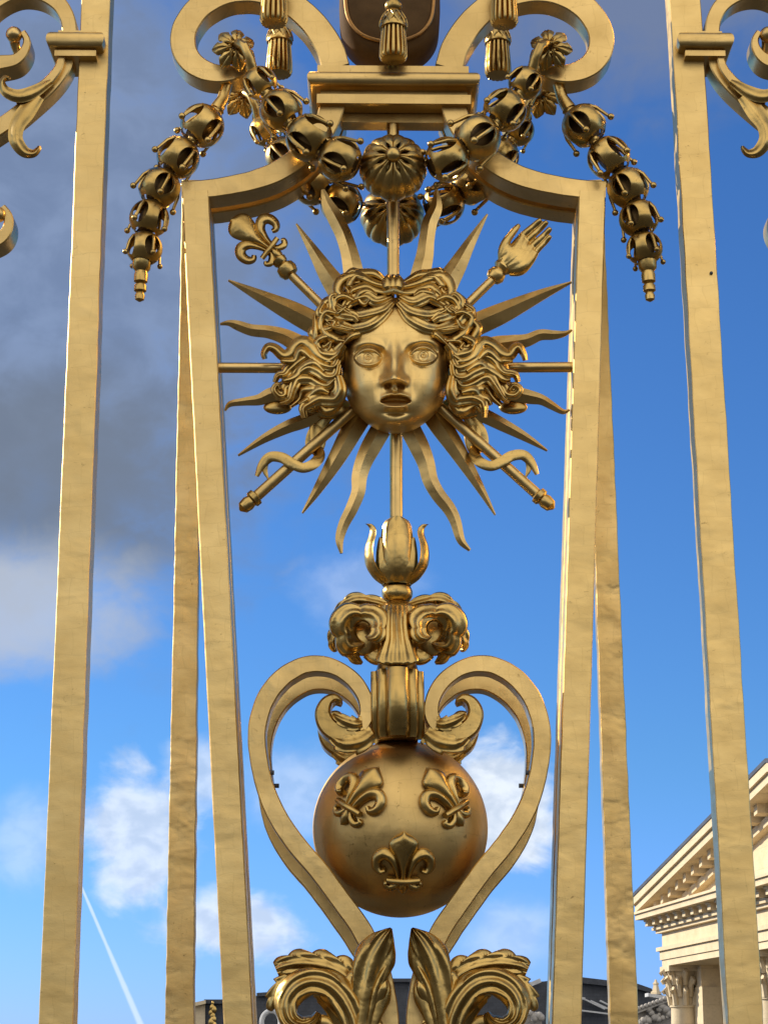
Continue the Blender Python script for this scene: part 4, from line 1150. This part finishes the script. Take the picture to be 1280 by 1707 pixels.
for sg in (0, 1):
    X = (lambda p: p) if sg == 0 else (lambda p: mir(p))
    e_ = X((606, 1046)); A = (lambda a: rad(a)) if sg == 0 else (lambda a: math.pi - rad(a))
    fan(e_[0], e_[1], A(-84), A(274), (15, 12, 10, 9, 9, 10, 11, 12, 17, 24), (16, 38, 47, 47, 42, 50, 58, 63, 60, 30), 3.6, CY, (50, 58, 56, 48, 40, 32, 26, 20, 12, 2), 17, 120, 25, 0.20, ridges=2).build('leaf', G_LEAF, cap, 50)
    m = M(); lump(m, e_[0], 1058, 32, 36, 8, -34); m.build('leaf', G_LEAF, cap, 60)
    m = M(); f = X
    m.sheet([f(p[:2]) + p[2:] for p in [(652, 1012, 18, 6), (625, 1004, 24, 8), (598, 1000, 28, 6), (578, 1006, 26, 0), (562, 1018, 12, -8), (558, 1024, 3, -10)]], CY, 44, 15, 7, 3, amp=0.35, ridges=2, rdep=2.0)
    m.build('leaf', G_LEAF, cap, 50)
    m = M()
    m.sheet([f(p[:2]) + p[2:] for p in [(590, 1030, 30, 2), (568, 1048, 32, 2), (556, 1068, 26, -4), (557, 1082, 12, -10), (562, 1085, 3, -12)]], CY, 40, 15, 7, 3, amp=0.3, ridges=2)
    m.sheet([f(p[:2]) + p[2:] for p in [(575, 1060, 30, 0), (580, 1082, 28, 0), (592, 1098, 20, -6), (604, 1106, 6, -12)]], CY, 40, 15, 8, 2, amp=0.3, ridges=2)
    m.sheet([f(p[:2]) + p[2:] for p in [(612, 1085, 26, -14), (628, 1094, 30, -10), (644, 1092, 26, -8)]], CY, 30, 13, 6, 0)
    m.build('leaf', G_LEAF, cap, 50)
m = M()
m.sheet([(661, 1008, 36, 34), (661, 1025, 40, 48), (661, 1045, 42, 56), (662, 1066, 48, 60), (662, 1084, 62, 64), (662, 1098, 72, 70), (662, 1105, 66, 72), (662, 1110, 40, 66), (662, 1111, 20, 58)], CY, 60, 29, 10, 0, ridges=5, rdep=1.8, thick=10)
m.build('leaf', G_LEAF, cap, 50)

# ---- clasp
cl = thing('clasp', 'fluted gilded clasp gripping the two heart scrolls above the globe', 'clasp', tuple(P(662, 1180, 0.05)))
m = M()
for dx, w, yy in ((0, 18, -0.085), (-23, 10, -0.06), (23, 10, -0.06), (-36, 8, -0.02), (36, 8, -0.02)):
    rows = []
    for i in range(24):
        t = i / 23; py = 1122 + 112 * t; sw = 1 + 0.10 * math.sin(math.pi * t) + (0.12 if t > 0.8 else 0) * (t - 0.8) / 0.2; cx = 662.5 + dx + (py - 1180) * 0.01
        c = P(cx, py, 0.0); rr = w * K * (1.0 if t < 0.93 else 1.0 - 2.2 * (t - 0.93))
        rows.append([(c.x + rr * math.cos(a), yy + rr * math.sin(a) * 0.9 - 0.03 * math.sin(math.pi * min(1, t * 1.05)), c.z) for a in [2 * math.pi * k / 18 for k in range(18)]])
    m.grid(rows, True, True)
m.build('rib', G_LEAF, cl, 60)
m = M(); a, b = P(640, 1118, 0), P(686, 1236, 0); m.box(a.x - 0.022, b.x + 0.022, -0.02, 0.42, b.z + 0.01, a.z)
m.build('block', G_IRON, cl)
m = M(); c = P(662, 1132, 0.02); m.lathe(c, (0, 0, 1), [(0, 0.082), (0.012, 0.085), (0.03, 0.07), (0.055, 0.064), (0.07, 0.07)], 28); m.build('neck', G_LEAF, cl)

# ---- heart scrolls: left, right; each with its rear twin
hs = [(648, 1800, 30), (650, 1740, 31), (647, 1680, 32), (633, 1615, 33), (604, 1552, 34), (575, 1510, 33), (532, 1452, 33), (490, 1402, 33), (457, 1350, 32), (436, 1290, 30), (428, 1224, 30), (440, 1171, 31), (466, 1133, 31), (500, 1111, 29), (530, 1106, 28), (560, 1113, 26), (588, 1132, 26), (606, 1158, 25), (612, 1185, 25), (604, 1207, 24), (588, 1219, 23)]
hv = [(592, 1218, 27, 0), (568, 1222, 31, 2), (547, 1210, 31, 4), (538, 1189, 27, 4), (544, 1170, 20, 3), (557, 1162, 13, 1), (569, 1167, 7, 0)]
for sg, lab, lab2 in ((0, 'left half of the front heart-shaped gilded scroll around the globe', 'left half of the rear heart-shaped scroll, seen beneath the front one'),
                      (1, 'right half of the front heart-shaped gilded scroll around the globe', 'right half of the rear heart-shaped scroll, seen beneath the front one')):
    f = (lambda p: p) if sg == 0 else mpath
    t = thing('heart_scroll', lab, 'scroll', tuple(P(*f([(604, 1552)])[0], 0.03)), 'heart-shaped scrolls around the globe')
    m = M(); m.band(f(hs), -0.04, 0.085, 170, 0.004, 0.5, 31 + sg); m.build('band', G_IRON, t)
    m = M(); a_ = [r[:3] for r in hv]; m.band(f(a_), -0.055, 0.11, 60, 0.008); m.build('volute_leaf', G_LEAF, t)
    m = M(); m.sheet(f([(604, 1206, 26, 20), (590, 1207, 30, 26), (574, 1202, 27, 28), (561, 1195, 17, 24), (555, 1190, 5, 20)]), 0.0, 40, 15, 6, 3, amp=0.3, ridges=2, rdep=1.6, saw=True); m.sheet(f([(622, 1222, 40, 14), (600, 1236, 44, 22), (574, 1240, 38, 24), (556, 1231, 24, 18), (549, 1222, 6, 12)]), 0.0, 50, 17, 8, 3, amp=0.3, ridges=2, rdep=2.0, saw=True); m.build('volute_leaf', G_LEAF, t)
    m = M(); q = f([(446, 1288)])[0]; p = P(q[0], q[1], 0.0); m.tube([p, p + Vector((0.022 if sg == 0 else -0.022, 0, 0))], 0.008, 10); m.build('rivet', SLATE, t)
    t2 = again(t, lab2, 0.325)
    b2 = [o for o in t2.children if o.name.startswith('band')][0]; bpy.data.objects.remove(b2)
    out = lambda r: (r[0] - 13 * min(1, max(0, (r[1] - 1270) / 110)) * (1 if r[1] < 1600 else 0.4), r[1] + 9 * min(1, max(0, (r[1] - 1270) / 110)), r[2])
    m = M(); m.band(f([out(r) for r in hs]), -0.04, 0.085, 170, 0.004, 0.5, 35 + sg); m.build('band', G_IRON, t2).location = (0, 0, 0)

# ---- globe
GY = 0.16; gc = P(667, 1381, GY); gR = 143.5 * K * 0.982
gl = thing('globe', 'gilded globe bearing three lilies between the heart scrolls', 'globe', tuple(gc))
m = M(); m.ball(gc, gR, 56); m.build('sphere', G_GLOBE, gl, 180)
_tc = (CAM - gc).normalized()
def gmap(px0, py0, rot, unit):
    d0 = ray(px0, py0); oc = CAM - gc; b_ = d0.dot(oc); k = -b_ - math.sqrt(max(b_ * b_ - oc.dot(oc) + gR * gR, 0)); n0 = (CAM + d0 * k - gc).normalized()
    right = Vector((0, 0, 1)).cross(n0); right = -right if right.x < 0 else right; right.normalize(); up = n0.cross(right); up = -up if up.z < 0 else up; up.normalize()
    r2 = right * math.cos(rot) - up * math.sin(rot); u2 = up * math.cos(rot) + right * math.sin(rot)
    def f(u, v, h):
        w = (n0 * gR + r2 * (u * unit) + u2 * (v * unit)).normalized(); return gc + w * (gR + 0.002 + h * unit * 1.05)
    return f
for (x, y, r, un) in ((587, 1347, 30, 0.222), (754, 1349, -30, 0.222), (671.5, 1461, 0, 0.222)):
    fleur(gmap(x, y, rad(r), un), 1).build('fleur_de_lis', G_LEAF, gl, 60)

# ---- acanthus leaves at the foot
for sg, lab in ((0, 'big curling gilded acanthus leaf at the foot of the heart, left'), (1, 'big curling gilded acanthus leaf at the foot of the heart, right')):
    f = (lambda r: [tuple(p) for p in r]) if sg == 0 else mpath
    t = thing('acanthus_leaf', lab, 'leaf', tuple(P(*f([(605, 1700)])[0], -0.05)), 'acanthus leaves at the foot of the heart')
    AY = -0.05
    m = M(); m.sheet(f([(592, 1830, 70, 12), (598, 1740, 80, 14), (606, 1680, 84, 18), (614, 1635, 82, 22), (624, 1600, 74, 26), (635, 1575, 56, 30), (645, 1558, 34, 34), (652, 1547, 5, 36)]), AY, 130, 31, 15, 4, amp=0.30, ridges=3, rdep=2.8, slant=0.35, phase=0.12); m.build('lobe', G_LEAF, t, 60)
    m = M(); m.sheet(f([(600, 1800, 40, 12), (592, 1720, 50, 18), (576, 1674, 54, 24), (550, 1644, 56, 28), (519, 1636, 54, 30), (492, 1648, 50, 30), (478, 1672, 46, 30), (482, 1698, 40, 30), (502, 1710, 33, 28), (523, 1702, 25, 26), (531, 1688, 12, 26)]), AY, 150, 25, 12, 4, amp=0.22, ridges=3, rdep=2.6, slant=0.3); m.build('curl', G_LEAF, t, 60)
    m = M(); m.sheet(f([(592, 1640, 58, 6), (562, 1618, 60, 8), (530, 1608, 54, 8), (500, 1606, 50, 6), (475, 1610, 42, 2), (460, 1616, 26, -4)]), AY, 130, 25, 11, 4, amp=0.42, ridges=3, rdep=1.8, slant=0.35); m.build('lobe', G_LEAF, t, 60)
    m = M(); m.sheet(f([(500, 1628, 30, 4), (476, 1640, 40, 4), (462, 1658, 40, 0), (453, 1678, 26, -4), (453, 1686, 4, -8)]), AY, 80, 17, 7, 3, amp=0.4, ridges=2, saw=True); m.build('lobe', G_LEAF, t, 60)
    m = M(); m.sheet(f([(584, 1800, 26, 8), (575, 1720, 36, 10), (564, 1686, 38, 14), (547, 1666, 34, 18), (530, 1658, 24, 20), (522, 1660, 8, 20)]), AY, 44, 15, 8, 0, ridges=1, rdep=2); m.build('curl', G_LEAF, t, 60)
    m = M(); m.sheet(f([(560, 1730, 30, 6), (545, 1708, 30, 10), (528, 1704, 22, 12), (518, 1712, 8, 12)]), AY, 30, 13, 7, 0); m.build('curl', G_LEAF, t, 60)
    m = M(); m.sheet(f([(612, 1720, 16, 20), (619, 1680, 18, 26), (628, 1645, 18, 30), (640, 1618, 14, 32), (648, 1600, 3, 30)]), AY, 40, 13, 6, 0, ridges=1, rdep=1.6)
    m.sheet(f([(622, 1690, 18, 18), (630, 1665, 20, 26), (638, 1648, 18, 30), (641, 1636, 10, 28), (641, 1632, 3, 26)]), AY, 30, 13, 7, 0); m.build('lobe', G_LEAF, t, 60)

for o in bpy.data.objects:
    if '_org_v' in o: del o['_org_v']
